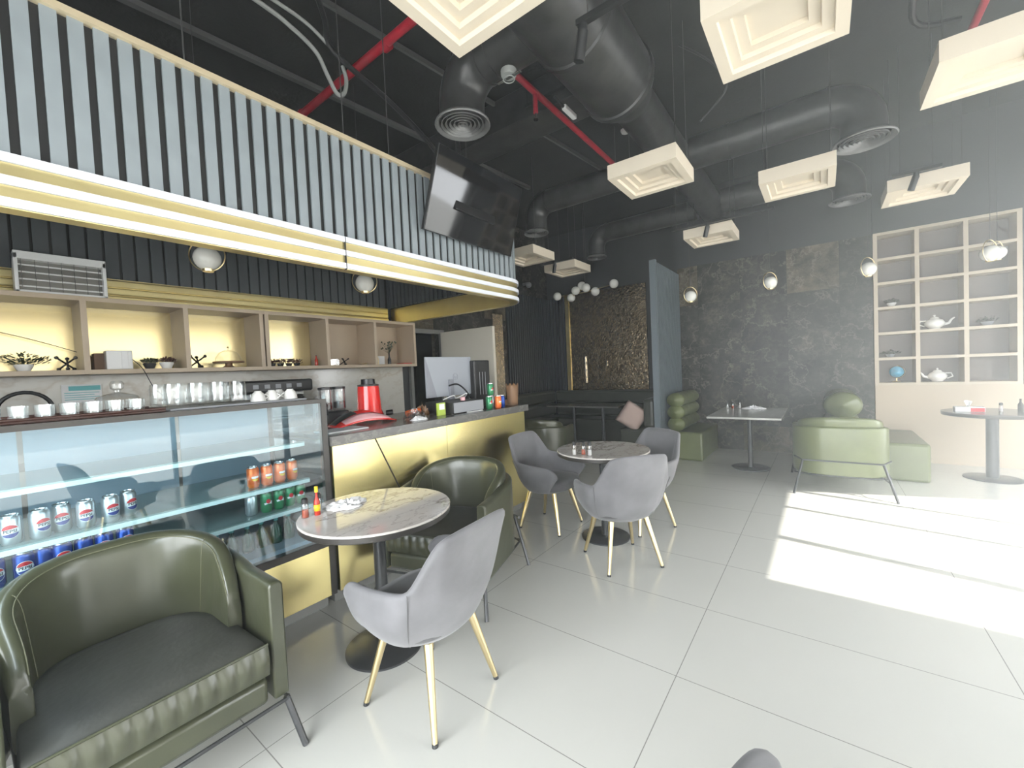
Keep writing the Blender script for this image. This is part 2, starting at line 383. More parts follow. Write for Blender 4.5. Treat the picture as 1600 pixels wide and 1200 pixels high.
# ================================================================== THE ROOM
CZ = 4.30
struct(box1('floor', 'floor', (-5.2, WX + 0.3, -1.9, 8.3, -0.12, 0), bevel=0))
struct(box1('ceiling', 'ceil', (-5.2, WX + 0.3, -1.9, 8.3, CZ, CZ + 0.15), bevel=0))
struct(box1('wall_left', 'blackwall', (-5.05, -4.85, -1.9, 4.0, 0, CZ), bevel=0))
struct(box1('wall_left', 'dmarble', (-5.05, -4.85, 4.62, 8.3, 0, CZ), bevel=0))
struct(box1('wall_left', 'dmarble', (-5.05, -4.85, 4.0, 4.62, 2.09, CZ), bevel=0))
struct(box1('wall_niche', 'blackwall', (-5.2, -1.9, 7.9, 8.3, 0, CZ), bevel=0))
struct(MB().box(-2.0, 0.565, 7.52, 8.3, 0, CZ).box(0.565, WX+0.3, 7.50, 8.3, 3.06, CZ).box(0.565, WX+0.3, 7.79, 8.3, 0, 3.06).box(1.885, WX+0.3, 7.50, 7.79, 0, 3.06).build('wall_back', 'blackwall'))
struct(box1('wall_back', 'dmarble', (-1.97, 0.56, 7.49, 7.52, 0, 3.05), bevel=0))
# glazed wall on the right: piers, lintel, mullions
struct(MB().box(WX, WX+0.2, 7.38, 8.3, 0, CZ).box(WX, WX+0.2, -1.9, 7.38, 3.0, CZ).box(WX, WX+0.2, -1.9, -1.6, 0, 3.0).build('wall_right', 'blackwall'))
for i, (a, b) in enumerate(((-1.6, 0.15), (0.15, 1.85), (1.85, 3.43), (3.43, 4.28), (4.28, 4.9), (4.9, 6.1), (6.1, 7.38))):
    w = MB().box(WX+0.05, WX+0.12, a, a+(0.065 if i == 3 else 0.035), 0, 3.0).box(WX+0.05, WX+0.12, b-0.012, b, 0, 3.0).box(WX+0.05, WX+0.12, a, b, 0, 0.08).box(WX+0.05, WX+0.12, a, b, 2.93, 3.0)
    struct(w.build('window_%d' % (i+1), 'matblack'))
struct(MB().box(-5.2, -2.6, -1.9, -1.7, 0, CZ).box(-2.6, 2.6, -1.9, -1.7, 3.0, CZ).build('wall_front', 'blackwall'))
for i, (a, b) in enumerate(((-2.6, -0.9), (-0.9, 0.9), (0.9, 2.6))):
    w = MB().box(a, a+0.05, -1.84, -1.77, 0, 3.0).box(b-0.05, b, -1.84, -1.77, 0, 3.0).box(a, b, -1.84, -1.77, 2.93, 3.0)
    struct(w.build('window_%d' % (i+8), 'matblack'))
# outside: paving and a pale building over the street (seen in reflections only)
struct(box1('outside_paving', 'street', (-30, 40, -40, 30, -0.3, -0.13), bevel=0))
tag(MB().box(19, 22, -20, 14, -0.13, 7).build('street_building', 'facade'), 'pale building across the street beyond the glazed wall', 'building')

tag(MB().box(WX+0.22, WX+3.7, -4.0, 2.62, 3.02, 3.12).build('sun_blocker', 'kick'), 'added flat slab outside, keeping sun off the near part of the glazed wall', 'sun_blocker')  # unseen slab added to end the sun patch on its near side
tag(MB().prism([(WX+0.22, 4.86), (WX+4.2, 6.12), (WX+4.2, 9.5), (WX+0.22, 9.5)], 3.02, 3.12).build('sun_blocker', 'kick'), 'added flat slab outside, keeping sun off the far part of the glazed wall', 'sun_blocker')  # added out of view, edge slanted to shape the sun patch's far side
# dark room behind the bar door and the open door leaf
struct(MB().box(-5.9, -5.8, 3.6, 5.0, 0, 2.4).box(-5.8, -5.05, 3.6, 3.7, 0, 2.4).box(-5.8, -5.05, 4.9, 5.0, 0, 2.4).box(-5.8, -5.05, 3.7, 4.9, 2.3, 2.4).box(-5.8, -5.05, 3.7, 4.9, -0.1, 0).build('wall_store', 'void'))
dr = struct(MB().box(-4.86, -4.80, 3.96, 4.01, 0, 2.11).box(-4.86, -4.80, 4.60, 4.66, 0, 2.11).box(-4.86, -4.80, 3.96, 4.66, 2.07, 2.13).build('door_1', 'kick'))
box1('door_leaf', 'door', (-4.80, -3.74, 4.58, 4.63, 0.02, 2.09), dr)

# slatted wall covering (charcoal) on bar back wall above the shelf, niche left wall etc.
def slats_y(x, y0, y1, z0, z1, pitch, w, d, sgn=1):
    b = MB(); y = y0
    while y + w <= y1 + 1e-6:
        b.box(min(x, x+d*sgn), max(x, x+d*sgn), y, y+w, z0, z1); y += pitch
    return b
def slats_x(y, x0, x1, z0, z1, pitch, w, d):
    b = MB(); x = x0
    while x + w <= x1 + 1e-6:
        b.box(x, x+w, y-d, y, z0, z1); x += pitch
    return b
wb = empty('slatted_wall_cladding', (-4.85, 0, 2.38), label='charcoal slatted cladding on the wall behind the bar above the gold band', cat='wall panel')
o = slats_y(-4.83, -1.0, 3.64, 2.38, 3.2, 0.10, 0.082, 0.02).build('slats', 'slatdark', bevel=0); o.parent = wb; o.location = (4.85, 0, -2.38)
o = box1('backing', 'matblack', (-4.85, -4.83, -1.0, 3.64, 2.38, 3.2), wb, bevel=0); o.location = (4.85, 0, -2.38)
nl = empty('slatted_wall_cladding', (-4.85, 6.36, 0), label='black slatted cladding on the left wall of the dark alcove', cat='wall panel')
def child_world(o, root): o.parent = root; o.location = -Vector(root.location); return o
child_world(slats_y(-4.84, 6.36, 7.88, 0, 2.95, 0.075, 0.045, 0.03).build('slats', 'slatblack'), nl)
child_world(box1('backing', 'matblack', (-4.85, -4.84, 6.36, 7.9, 0, 2.97), bevel=0), nl)
nb = empty('slatted_wall_cladding', (-4.5, 7.9, 0), label='black slatted cladding between the alcove corner and the gold mosaic', cat='wall panel')
child_world(slats_x(7.87, -4.82, -4.40, 0, 2.95, 0.075, 0.045, 0.03).build('slats', 'slatblack'), nb)
child_world(box1('backing', 'matblack', (-4.84, -4.36, 7.88, 7.9, 0, 2.97), bevel=0), nb)
mp_ = empty('mosaic_wall_panel', (-3.47, 7.88, 0.96), label='dark gold glittering mosaic panel on the back wall of the alcove', cat='wall panel')
child_world(box1('mosaic_face', 'mosaic', (-4.27, -2.64, 7.82, 7.87, 0.97, 2.98), bevel=0), mp_)
child_world(MB().box(-4.36, -4.27, 7.80, 7.87, 0.95, 2.98).build('edge_trim', 'goldband'), mp_)
child_world(MB().box(-3.935, -3.92, 7.79, 7.82, 1.12, 1.66).build('pull_handle', 'chrome'), mp_)
child_world(MB().box(-3.47, -3.45, 7.80, 7.82, 1.45, 1.56).build('lock_plate', 'chrome'), mp_)
sm = box1('mosaic_strip', 'smosaic', (-4.845, -4.825, 5.93, 6.22, 0.0, 2.5), bevel=0)
tag(sm, 'narrow silver mosaic strip on the wall right of the cream door leaf', 'wall panel')

# partition with grey slats beside the marble
pt = empty('slatted_partition', (-1.97, 6.85, 0), label='blue-grey slatted screen standing out from the wall left of the dark marble', cat='partition')
child_world(box1('core', 'slatblack', (-2.0, -1.955, 6.22, 7.49, 0, 2.95), bevel=0), pt)
child_world(slats_y(-1.955, 6.25, 7.48, 0, 2.95, 0.062, 0.040, 0.014).build('slats', 'slatmid'), pt)
child_world(MB().box(-2.02, -1.93, 6.18, 6.24, 0, 2.97).build('end_post', 'slatmid'), pt)

# ================================================================== CUBBY SHELF UNIT ON THE RIGHT
cub = empty('cubby_shelf', (1.22, 7.5, 0), label='tall beige open shelf unit of eighteen cubbies beside the black marble', cat='shelf unit')
X0, X1 = 0.57, 1.88; xs = [0.59, 0.995, 1.43, 1.86]; zs = [1.03, 1.37, 1.71, 2.05, 2.38, 2.70, 3.04]
D0, D1 = 7.485, 7.78
child_world(MB().box(X0, X1+0.005, 7.48, 7.78, 0, 1.012).build('lower_panel', 'beige'), cub)
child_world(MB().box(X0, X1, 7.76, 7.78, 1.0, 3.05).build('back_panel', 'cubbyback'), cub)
for i, x in enumerate(xs): child_world(box1('upright', 'shelf', (x-0.022, x+0.022, D0, 7.76, 1.012, 3.057), bevel=0.002), cub)
for z in zs:
    child_world(box1('shelf_board', 'shelf', (X0, X1, D0-0.001, 7.76, z-0.018, z+0.018), bevel=0.002), cub)

# ================================================================== BAR CANOPY
can = empty('bar_canopy', (-2.5, 1.5, 2.18), label='slatted canopy with three white bands hanging over the bar', cat='canopy')
RC = 0.38; YE = 3.78
def path(off=0.0, y0=-1.2, xin=-4.83, n=10):
    """front face going +y, rounded corner, then back to the wall"""
    cx, cy = -2.5 - RC, YE - RC; r = RC + off
    p = [(-2.5 + off, y0)] + [(cx + r*math.cos(a), cy + r*math.sin(a)) for a in [PI/2*k/n for k in range(n+1)]] + [(xin, YE + off)]
    return p
def ribbon(name, m, o0, o1, z0, z1, bevel=0):
    A = path(o0); B = path(o1); b = MB(); bm = b.bm
    ra = [[bm.verts.new((x, y, z)) for x, y in A] for z in (z0, z1)]; rb = [[bm.verts.new((x, y, z)) for x, y in B] for z in (z0, z1)]
    n = len(A)
    for i in range(n-1):
        bm.faces.new((ra[0][i], ra[0][i+1], ra[1][i+1], ra[1][i])); bm.faces.new((rb[0][i], rb[0][i+1], rb[1][i+1], rb[1][i]))
        bm.faces.new((ra[0][i], ra[0][i+1], rb[0][i+1], rb[0][i])); bm.faces.new((ra[1][i], ra[1][i+1], rb[1][i+1], rb[1][i]))
    for i in (0, n-1): bm.faces.new((ra[0][i], ra[1][i], rb[1][i], rb[0][i]))
    return child_world(b.build(name, m, smooth=True, angle=35), can)
ribbon('gold_band', 'goldband', -0.095, -0.015, 2.166, 2.375)
for z0, z1 in ((2.343, 2.378), (2.255, 2.290), (2.170, 2.205)): ribbon('white_strip', 'strip', -0.014, 0.0, z0, z1)
ribbon('backing', 'matblack', -0.10, -0.044, 2.375, 3.03)
ribbon('top_trim', 'trimcream', -0.11, -0.005, 3.03, 3.06)
# outer slats follow the path
def along(off):
    P = [Vector((x, y, 0)) for x, y in path(off, n=24)]; L = [0]
    for a, b in zip(P, P[1:]): L.append(L[-1] + (b - a).length)
    def at(s):
        for i in range(len(P)-1):
            if s <= L[i+1]: 
                t = (s - L[i]) / (L[i+1] - L[i]); d = (P[i+1]-P[i]).normalized(); return P[i].lerp(P[i+1], t), d
        return P[-1], (P[-1]-P[-2]).normalized()
    return at, L[-1]
at, LL = along(-0.05); b = MB(); s = (0.279 + 1.2) - 0.0787*18
while s < LL - 0.05:
    p, d = at(s + 0.025); nrm = Vector((d.y, -d.x, 0)); 
    vs = []
    for z in (2.376, 3.03):
        for (u, w) in ((-0.025, 0.008), (0.025, 0.008), (0.025, 0.024), (-0.025, 0.024)):
            vs.append(b.bm.verts.new((p.x + d.x*u + nrm.x*w, p.y + d.y*u + nrm.y*w, z)))
    for f in ((0,3,2,1),(4,5,6,7),(0,1,5,4),(1,2,6,5),(2,3,7,6),(3,0,4,7)): b.bm.faces.new([vs[i] for i in f])
    s += 0.0787
child_world(b.build('slats', 'slat'), can)
child_world(slats_x(YE-0.15+0.0, -4.80, -3.0, 2.375, 3.03, 0.0787, 0.05, 0.02).build('inner_slats', 'slatdark'), can)
child_world(box1('seam', 'matblack', (-2.534, -2.4995, 1.575, 1.580, 2.165, 2.377), bevel=0), can)
for y in (0.30, 0.78, 1.66, 2.03, 2.9):
    child_world(MB().cyl((-2.58, y, 3.05), (-2.58, y, CZ), 0.004, n=6).build('hanging_rod', 'rod'), can)

# gold band on the back wall
gb = empty('gold_wall_band', (-4.8, 1.3, 2.18), label='ribbed gold band along the back wall between charcoal slats and wall shelf', cat='trim')
b = MB()
for k in range(3): b.box(-4.83, -4.76 - 0.012*k, -1.0, 3.60, 2.17 + 0.068*k, 2.23 + 0.068*k)
child_world(b.build('ridges', 'goldband', bevel=0.01), gb)
child_world(box1('backing', 'goldband', (-4.83, -4.81, -1.0, 3.62, 2.158, 2.378), bevel=0), gb)

# ================================================================== WALL SHELF BEHIND THE BAR
ws = empty('wall_shelf', (-4.6, 1.5, 1.58), label='long beige box shelf with gold back mounted on the wall behind the bar', cat='shelf')
F = -4.45
for z0, z1 in ((1.565, 1.60), (2.12, 2.155)):
    child_world(box1('shelf_board', 'laminate', (-4.82, F, -0.6, 3.78, z0, z1), bevel=0.002), ws)
for y in (-0.05, 0.595, 1.225, 1.835, 1.885, 2.52, 3.145, 3.765):
    child_world(box1('upright', 'laminate', (-4.82, F+0.001, y-0.018, y+0.018, 1.565, 2.155), bevel=0.002), ws)
child_world(box1('gold_back', 'mirrorgold', (-4.835, -4.82, -0.6, 2.52, 1.57, 2.15), bevel=0), ws)
child_world(box1('reflection_back', 'laminate', (-4.835, -4.82, 2.52, 3.78, 1.57, 2.15), bevel=0), ws)  # tan colour stands in for laminate reflected in the gold back

# backsplash, back counter
struct(box1('trim_1', 'wmarble', (-4.85, -4.825, -1.0, 3.83, 0.9, 1.565), bevel=0))
bc = empty('back_counter', (-4.5, 1.5, 0), label='low white-marble-backed worktop along the wall behind the bar', cat='counter')
child_world(box1('cabinet', 'kick', (-4.82, -4.22, -1.0, 3.8, 0.1, 0.88), bevel=0.003), bc)
child_world(box1('worktop', 'stone', (-4.825, -4.18, -1.0, 3.82, 0.88, 0.92)), bc)

# ================================================================== COUNTER
ct = empty('bar_counter', (-2.9, 2.45, 0), label='service counter with brass front and grey stone top right of the display case', cat='counter')
child_world(MB().box(-2.53, -2.50, 1.40, 2.40, 0.085, 1.02).box(-2.53, -2.50, 2.403, 3.50, 0.085, 1.02).build('brass_front', 'gold'), ct)
child_world(box1('brass_end', 'gold', (-3.28, -2.5, 3.50, 3.52, 0.085, 1.02), bevel=0), ct)
child_world(box1('carcass', 'matblack', (-3.28, -2.53, 1.39, 3.50, 0.085, 1.02), bevel=0), ct)
child_world(box1('plinth', 'kick', (-3.25, -2.56, 1.39, 3.48, 0.0, 0.085), bevel=0), ct)
child_world(box1('stone_top', 'stone', (-3.32, -2.47, 1.385, 3.56, 1.02, 1.085)), ct)
b = MB(); b.cyl((-2.4985, 1.717, 1.02), (-2.4985, 1.93, 0.56), 0.004, n=5); child_world(b.build('panel_seam', 'caseframe'), ct)

# ================================================================== REFRIGERATED DISPLAY CASE
dc = empty('display_case', (-2.9, 0.4, 0), label='refrigerated glass display case full of drink cans at the left', cat='display case')
Y0, Y1 = -1.3, 1.345
child_world(MB().box(-2.53, -2.50, Y0, 0.30, 0.085, 0.40).box(-2.53, -2.50, 0.303, Y1, 0.085, 0.40).build('brass_front', 'gold'), dc)
child_world(box1('base_cabinet', 'matblack', (-3.28, -2.53, Y0, Y1, 0.085, 0.42), bevel=0), dc)
child_world(box1('plinth', 'kick', (-3.25, -2.56, Y0, Y1, 0.0, 0.085), bevel=0), dc)
child_world(box1('lower_rail', 'caseframe', (-3.28, -2.492, Y0, Y1+0.01, 0.40, 0.445)), dc)
for xa, xb in ((-2.53, -2.495), (-3.28, -3.25)): child_world(MB().box(xa, xb, Y1-0.005, Y1+0.03, 0.085, 1.30).build('corner_post', 'caseframe'), dc)
child_world(MB().box(-3.28, -2.495, Y0, Y1+0.03, 1.30, 1.325).build('top_board', 'caseframe'), dc)
child_world(MB().box(-2.502, -2.498, Y0, Y1-0.005, 0.445, 1.30).build('front_glass', 'caseglass'), dc)
child_world(MB().box(-3.25, -2.53, Y1+0.008, Y1+0.012, 0.445, 1.30).build('side_glass', 'caseglass'), dc)
b = MB()
for k, (ya, yb) in enumerate(((-1.3, -0.55), (-0.53, 0.16), (0.18, 0.80), (0.82, 1.34))): b.box(-3.26, -3.25, ya, yb, 0.46, 1.30)
child_world(b.build('rear_door', 'caseback'), dc)
child_world(box1('deck', 'caseback', (-3.25, -2.54, Y0, Y1, 0.445, 0.47), bevel=0), dc)
for z, x in ((0.665, -2.62), (0.825, -2.64), (1.055, -2.68)):
    child_world(box1('glass_shelf', 'shelfglass', (-3.2, x, Y0+0.02, Y1-0.03, z-0.008, z), bevel=0.001), dc)
    child_world(box1('shelf_rail', 'railwhite', (x-0.014, x+0.002, Y0+0.02, Y1-0.03, z-0.030, z-0.008), bevel=0.001), dc)
lt = bpy.data.lights.new('case_lamp', 'AREA'); lt.shape = 'RECTANGLE'; lt.size = 2.4; lt.size_y = 0.03; lt.energy = 7; lt.color = (0.80, 0.93, 1.0)
lo = bpy.data.objects.new('case_lamp', lt); COL.objects.link(lo); lo.location = (-2.58, 0.05, 1.29); lo.rotation_euler = (0, math.radians(25), PI/2*0)
lo.rotation_euler = Vector((-0.25, 0, -1)).to_track_quat('-Z', 'X').to_euler()

# ================================================================== HANGING PANELS
def panel_parts(root, rods=True):
    h = 0.275; b = MB(); bm = b.bm
    prof = [(h, 0.115), (h, 0.0), (h-0.055, 0.0), (h-0.060, 0.022), (h-0.105, 0.022), (h-0.110, 0.044), (h-0.155, 0.044), (h-0.160, 0.066)]
    rings = [[bm.verts.new((sx*r, sy*r, z)) for sx, sy in ((-1,-1),(1,-1),(1,1),(-1,1))] for r, z in prof]
    for A, B in zip(rings, rings[1:]):
        for i in range(4): bm.faces.new((A[i], A[(i+1)%4], B[(i+1)%4], B[i]))
    bm.faces.new(rings[0]); bm.faces.new(rings[-1][::-1])
    b.build('coffer', 'panel', root)
PG = 'cream stepped panels hanging from the ceiling'
pan = empty('suspended_panel', (-1.135, 1.295, 3.0), label='cream stepped ceiling panel cut by the top edge above the round black diffuser', cat='ceiling panel', group=PG)
panel_parts(pan)
for (x, y, lab) in ((-0.145, 2.395, 'large cream stepped ceiling panel at the top, just right of the big duct'),
                    (0.805, 3.535, 'cream stepped ceiling panel cut by the right edge of the photo'),
                    (-1.135, 3.615, 'cream stepped ceiling panel hanging below the narrow end of the big duct'),
                    (-0.155, 4.645, 'cream stepped ceiling panel in front of the right duct arm and its big diffuser'),
                    (0.805, 5.775, 'cream stepped ceiling panel with a black spotlight above the cubby shelf'),
                    (-1.11, 5.88, 'small far cream stepped ceiling panel with a spotlight before the marble wall'),
                    (-3.33, 4.95, 'cream stepped ceiling panel half hidden behind the canopy and television'),
                    (-3.30, 6.05, 'small cream stepped ceiling panel with a track light over the dark alcove')):
    clone(pan, (x, y, 3.0), label=lab)
for p_ in [o for o in bpy.data.objects if o.name.startswith('suspended_panel')]:
    for sx in (-1, 1):
        for sy in (-1, 1):
            X_, Y_ = p_.location.x + sx*0.245, p_.location.y + sy*0.17; d_ = abs(X_ + 1.30); R_ = 0.29 if Y_ < 3.5 else 0.185
            if p_.location.x < -3.32 and p_.location.y < 5.5 and sy > 0: continue
            top = 3.75 - math.sqrt(R_*R_ - d_*d_) if d_ < R_ else CZ
            if abs(Y_ - 5.0) < 0.18 and -3.4 < X_ < 0.55: top = min(top, 3.56)
            MB().cyl((sx*0.245, sy*0.17, 0.112), (sx*0.245, sy*0.17, top - 3.0), 0.003, n=6).build('hanging_rod', 'rod', p_)

# ================================================================== DUCTS
dm = empty('air_duct', (-1.30, 0, 3.75), label='big black round duct running under the ceiling and narrowing toward the back', cat='duct')
prof = [(-1.6, .285), (2.55, .285), (2.56, .30), (2.60, .30), (2.61, .285), (3.30, .285), (3.31, .30), (3.36, .30), (3.37, .285), (3.42, .275), (3.62, .185), (3.66, .18), (7.15, .18)]
b = MB(); n = 36
rings = [[b.bm.verts.new((r*math.cos(2*PI*i/n), y, r*math.sin(2*PI*i/n))) for i in range(n)] for y, r in prof]
for A, B in zip(rings, rings[1:]):
    for i in range(n): b.bm.faces.new((A[i], A[(i+1)%n], B[(i+1)%n], B[i]))
b.bm.faces.new(rings[0]); b.bm.faces.new(rings[-1][::-1])
b.build('main_duct', 'duct', dm, smooth=True, angle=25)
def diffuser(parent, c, r):
    d = MB().lathe([(r*0.80, 0.03), (r*0.98, 0.012), (r, 0.0), (r*0.97, -0.008), (r*0.86, 0.004), (r*0.80, 0.03)], c, 32).build('diffuser_rim', 'diff', parent, smooth=True)
    b = MB()
    for k in range(1, 6):
        q = r*0.86*k/6
        b.lathe([(q-0.004, 0.016), (q+0.008, -0.002), (q+0.012, 0.0), (q+0.002, 0.02), (q-0.004, 0.016)], c, 28)
    b.lathe([(0, 0.0), (r*0.08, 0.0), (r*0.08, 0.012), (0, 0.012)], c, 16)
    b.build('louvre_rings', 'diff', d, smooth=True)
    MB().lathe([(0, 0.05), (r*0.8, 0.05), (r*0.8, 0.03)], c, 24).build('throat', 'matblack', d, smooth=True)
def branch(y, x1, r, lab, zd=3.36, rd=None, x0=-1.30):
    s = 1 if x1 > x0 else -1
    root = empty('air_duct_branch', (x0 + s*0.3, y, 3.75), label=lab, cat='duct')
    R_ = r*1.45; pts = [(s*-0.12, 0, 0)]; xe = (x1 - x0 - s*0.3)
    for k in range(0, 7):
        a = PI/2*k/6; pts.append((xe - s*R_ + s*R_*math.sin(a), 0, -R_ + R_*math.cos(a)))
    pts.append((xe, 0, zd - 3.75 + 0.04))
    # straight and faceted elbow
    MB().tube(pts, r, 28).build('duct_arm', 'duct', root, smooth=True, angle=20)
    for px_ in (s*0.25, xe - s*R_): MB().cyl((px_ - 0.012, 0, 0), (px_ + 0.012, 0, 0), r*1.04, n=28).build('joint_ring', 'duct', root, smooth=True)
    diffuser(root, (xe, 0, zd - 3.75), rd or r*1.15)
    return root
branch(2.45, -2.2, 0.175, 'black duct arm with round diffuser hanging above the television', rd=0.215)
branch(5.0, -3.2, 0.15, 'black duct arm bending down beside the television to a small diffuser')
branch(5.0, 0.33, 0.17, 'black duct arm at upper right ending in a wide round diffuser', rd=0.235)
branch(6.85, -3.15, 0.15, 'far left black duct arm with a diffuser over the dark alcove')
branch(6.75, 0.30, 0.17, 'far right black duct arm with a diffuser before the marble wall', rd=0.21)
# second duct higher up behind
d2 = empty('air_duct', (-3.0, 3.7, 4.05), label='black rectangular duct crossing behind the television close to the ceiling', cat='duct')
MB().box(-1.8, 1.5, -0.2, 0.2, -0.12, 0.2).build('duct_run', 'duct', d2, bevel=0.01)

# red pipes
def pipe(name, m, pts, r, lab, cat, n=10):
    o = MB().tube(pts, r, n).build(name, m, smooth=True); return tag(o, lab, cat)
rp = empty('sprinkler_pipe', (-2.0, 2.07, 3.95), label='red sprinkler pipe crossing above the canopy at the left', cat='pipe')
child_world(MB().tube([(-4.8, 2.09, 3.95), (-3.4, 2.075, 3.95), (-1.3, 2.05, 3.95)], 0.032, 12).build('pipe_run', 'redpipe', smooth=True), rp)
for x in (-3.9, -2.6): child_world(MB().cyl((x-0.03, 2.08, 3.95), (x+0.03, 2.08, 3.95), 0.042, n=12).build('coupling', 'redpipe', smooth=True), rp)
rp = empty('sprinkler_pipe', (-2.0, 3.5, 3.9), label='red sprinkler pipe running away between the duct arms', cat='pipe')
child_world(MB().tube([(-2.0, 2.75, 3.9), (-2.0, 5.2, 3.9)], 0.028, 12).build('pipe_run', 'redpipe', smooth=True), rp)
h_ = MB().tube([(-2.0, 3.2, 3.9), (-2.0, 3.2, 3.72)], 0.022, 10).build('drop', 'redpipe', smooth=True); child_world(h_, rp)
MB().lathe([(0, -0.06), (0.022, -0.06), (0.022, -0.05), (0.008, -0.045), (0.010, 0.0), (0, 0)], (-2.0, 3.2, 3.72), 12).build('sprinkler_head', 'chrome', h_, smooth=True)
rp = empty('sprinkler_pipe', (0.95, 3.5, 3.95), label='red sprinkler pipe above the right-edge ceiling panel', cat='pipe')
child_world(MB().tube([(0.98, 2.6, 3.95), (0.98, 6.0, 3.95)], 0.026, 12).build('pipe_run', 'redpipe', smooth=True), rp)
h_ = MB().tube([(0.98, 5.0, 3.95), (0.98, 5.0, 3.70)], 0.016, 10).build('drop', 'redpipe', smooth=True); child_world(h_, rp)
MB().lathe([(0, -0.06), (0.022, -0.06), (0.022, -0.05), (0.008, -0.045), (0.010, 0.0), (0, 0)], (0.98, 5.0, 3.70), 12).build('sprinkler_head', 'chrome', h_, smooth=True)

# grey conduits, channels, cables on the ceiling
def cable(name, m, pts, r, lab, cat='cable'):
    cu = [Vector(p) for p in pts]; out = []
    for i in range(len(cu)-1):
        p0 = cu[max(i-1, 0)]; p1 = cu[i]; p2 = cu[i+1]; p3 = cu[min(i+2, len(cu)-1)]
        for k in range(6):
            t = k/6; out.append(0.5*((2*p1) + (-p0+p2)*t + (2*p0-5*p1+4*p2-p3)*t*t + (-p0+3*p1-3*p2+p3)*t**3))
    out.append(cu[-1]); return tag(MB().tube(out, r, 8).build(name, m, smooth=True), lab, cat)
G = 'grey steel channels under the ceiling'
for (a, c, w, lab) in (((-4.1, -1.0), (-3.55, 5.4), 0.05, 'grey steel channel running behind the canopy under the ceiling'),
                  ((-3.0, 0.8), (-2.45, 5.6), 0.025, 'thin grey steel channel running behind the upper left diffuser')):
    b = MB(); b.bm.verts.ensure_lookup_table()
    x0, y0 = a; x1, y1 = c
    b.prism([(x0-w/2, y0), (x0+w/2, y0), (x1+w/2, y1), (x1-w/2, y1)], 4.20, 4.245)
    tag(b.build('steel_channel', 'rib'), lab, 'channel', G)
tag(MB().box(-0.9, 1.3, 2.55, 2.58, 4.2, 4.24).build('steel_channel', 'rib'), 'dark steel channel crossing behind the large top ceiling panel', 'channel', G)
tag(MB().box(-0.62, -0.59, 0.5, 3.2, 4.2, 4.24).build('steel_channel', 'rib'), 'dark steel channel running beside the big duct to its right', 'channel', G)
cable('conduit', 'conduit', [(-2.85, 0.6, 3.93), (-2.85, 1.269, 3.88), (-2.85, 1.466, 3.851), (-2.85, 1.65, 3.78), (-2.85, 1.73, 3.66), (-2.85, 1.80, 3.56), (-2.85, 1.86, 3.59), (-2.85, 1.885, 3.70), (-2.85, 1.86, 3.79)], 0.015, 'pale flexible conduit looping down above the canopy', 'conduit')
cable('conduit', 'conduit', [(-2.83, 0.6, 3.97), (-2.82, 1.27, 3.93), (-2.80, 1.55, 3.90), (-2.80, 1.72, 3.84), (-2.80, 1.86, 3.78)], 0.012, 'thin grey conduit beside the pale looping one', 'conduit')
cable('cable', 'black', [(-2.80, 1.60, 4.29), (-2.79, 1.70, 4.0), (-2.78, 1.75, 3.8), (-2.72, 2.2, 3.62), (-2.68, 2.6, 3.40), (-2.75, 3.1, 3.12), (-2.9, 3.3, 3.02)], 0.02, 'thick black cable bundle dropping to the canopy left of the television')
cable('cable', 'black', [(0.45, 2.4, 4.2), (0.47, 2.9, 4.05), (0.50, 3.5, 3.80), (0.52, 3.9, 3.62), (0.75, 4.0, 3.58)], 0.018, 'black cable hanging between the two right ceiling panels')
cable('cable', 'black', [(-0.95, 3.9, 4.2), (-0.72, 4.0, 4.0), (-0.62, 4.1, 3.80), (-0.85, 4.15, 3.62)], 0.010, 'thin black cable drooping right of the duct neck')
tag(MB().box(-2.3, -1.6, 3.48, 3.50, 4.02, 4.045).cyl((-2.28, 3.49, 4.04), (-2.28, 3.49, CZ), 0.005, n=6).cyl((-1.66, 3.49, 4.04), (-1.66, 3.49, CZ), 0.005, n=6).build('steel_channel', 'matblack'), 'black bar crossing under the red pipe left of the big duct', 'channel', G)

# track lights
def track(x, y, z, L, spots, lab):
    r = empty('track_light', (x, y, z), label=lab, cat='spotlight', group='black track lights')
    MB().box(0, L, -0.017, 0.017, 0, 0.03).build('track', 'black', r, bevel=0.002)
    for s in (0.06, L-0.06): MB().cyl((s, 0, 0.03), (s, 0, CZ - z), 0.003, n=6).build('hanging_rod', 'rod', r)
    for s in spots:
        a = MB().cyl((s, 0, 0), (s, 0, -0.035), 0.022, n=14).build('adapter', 'black', r, smooth=True)
        MB().cyl((s, 0.0, -0.03), (s - 0.035, 0.015, -0.15), 0.026, n=18).build('spot_head', 'black', a, smooth=True)
track(-0.93, 1.90, 3.10, 0.62, (0.03,), 'black track light with one spot hanging before the big duct')
track(0.55, 5.40, 3.10, 0.34, (0.17,), 'black track light on the panel above the cubby shelf')
track(-1.50, 5.50, 3.10, 1.10, (0.42,), 'long black track light by the small far panel')
track(-3.60, 5.72, 3.10, 0.58, (0.26,), 'black track light on the panel over the alcove')
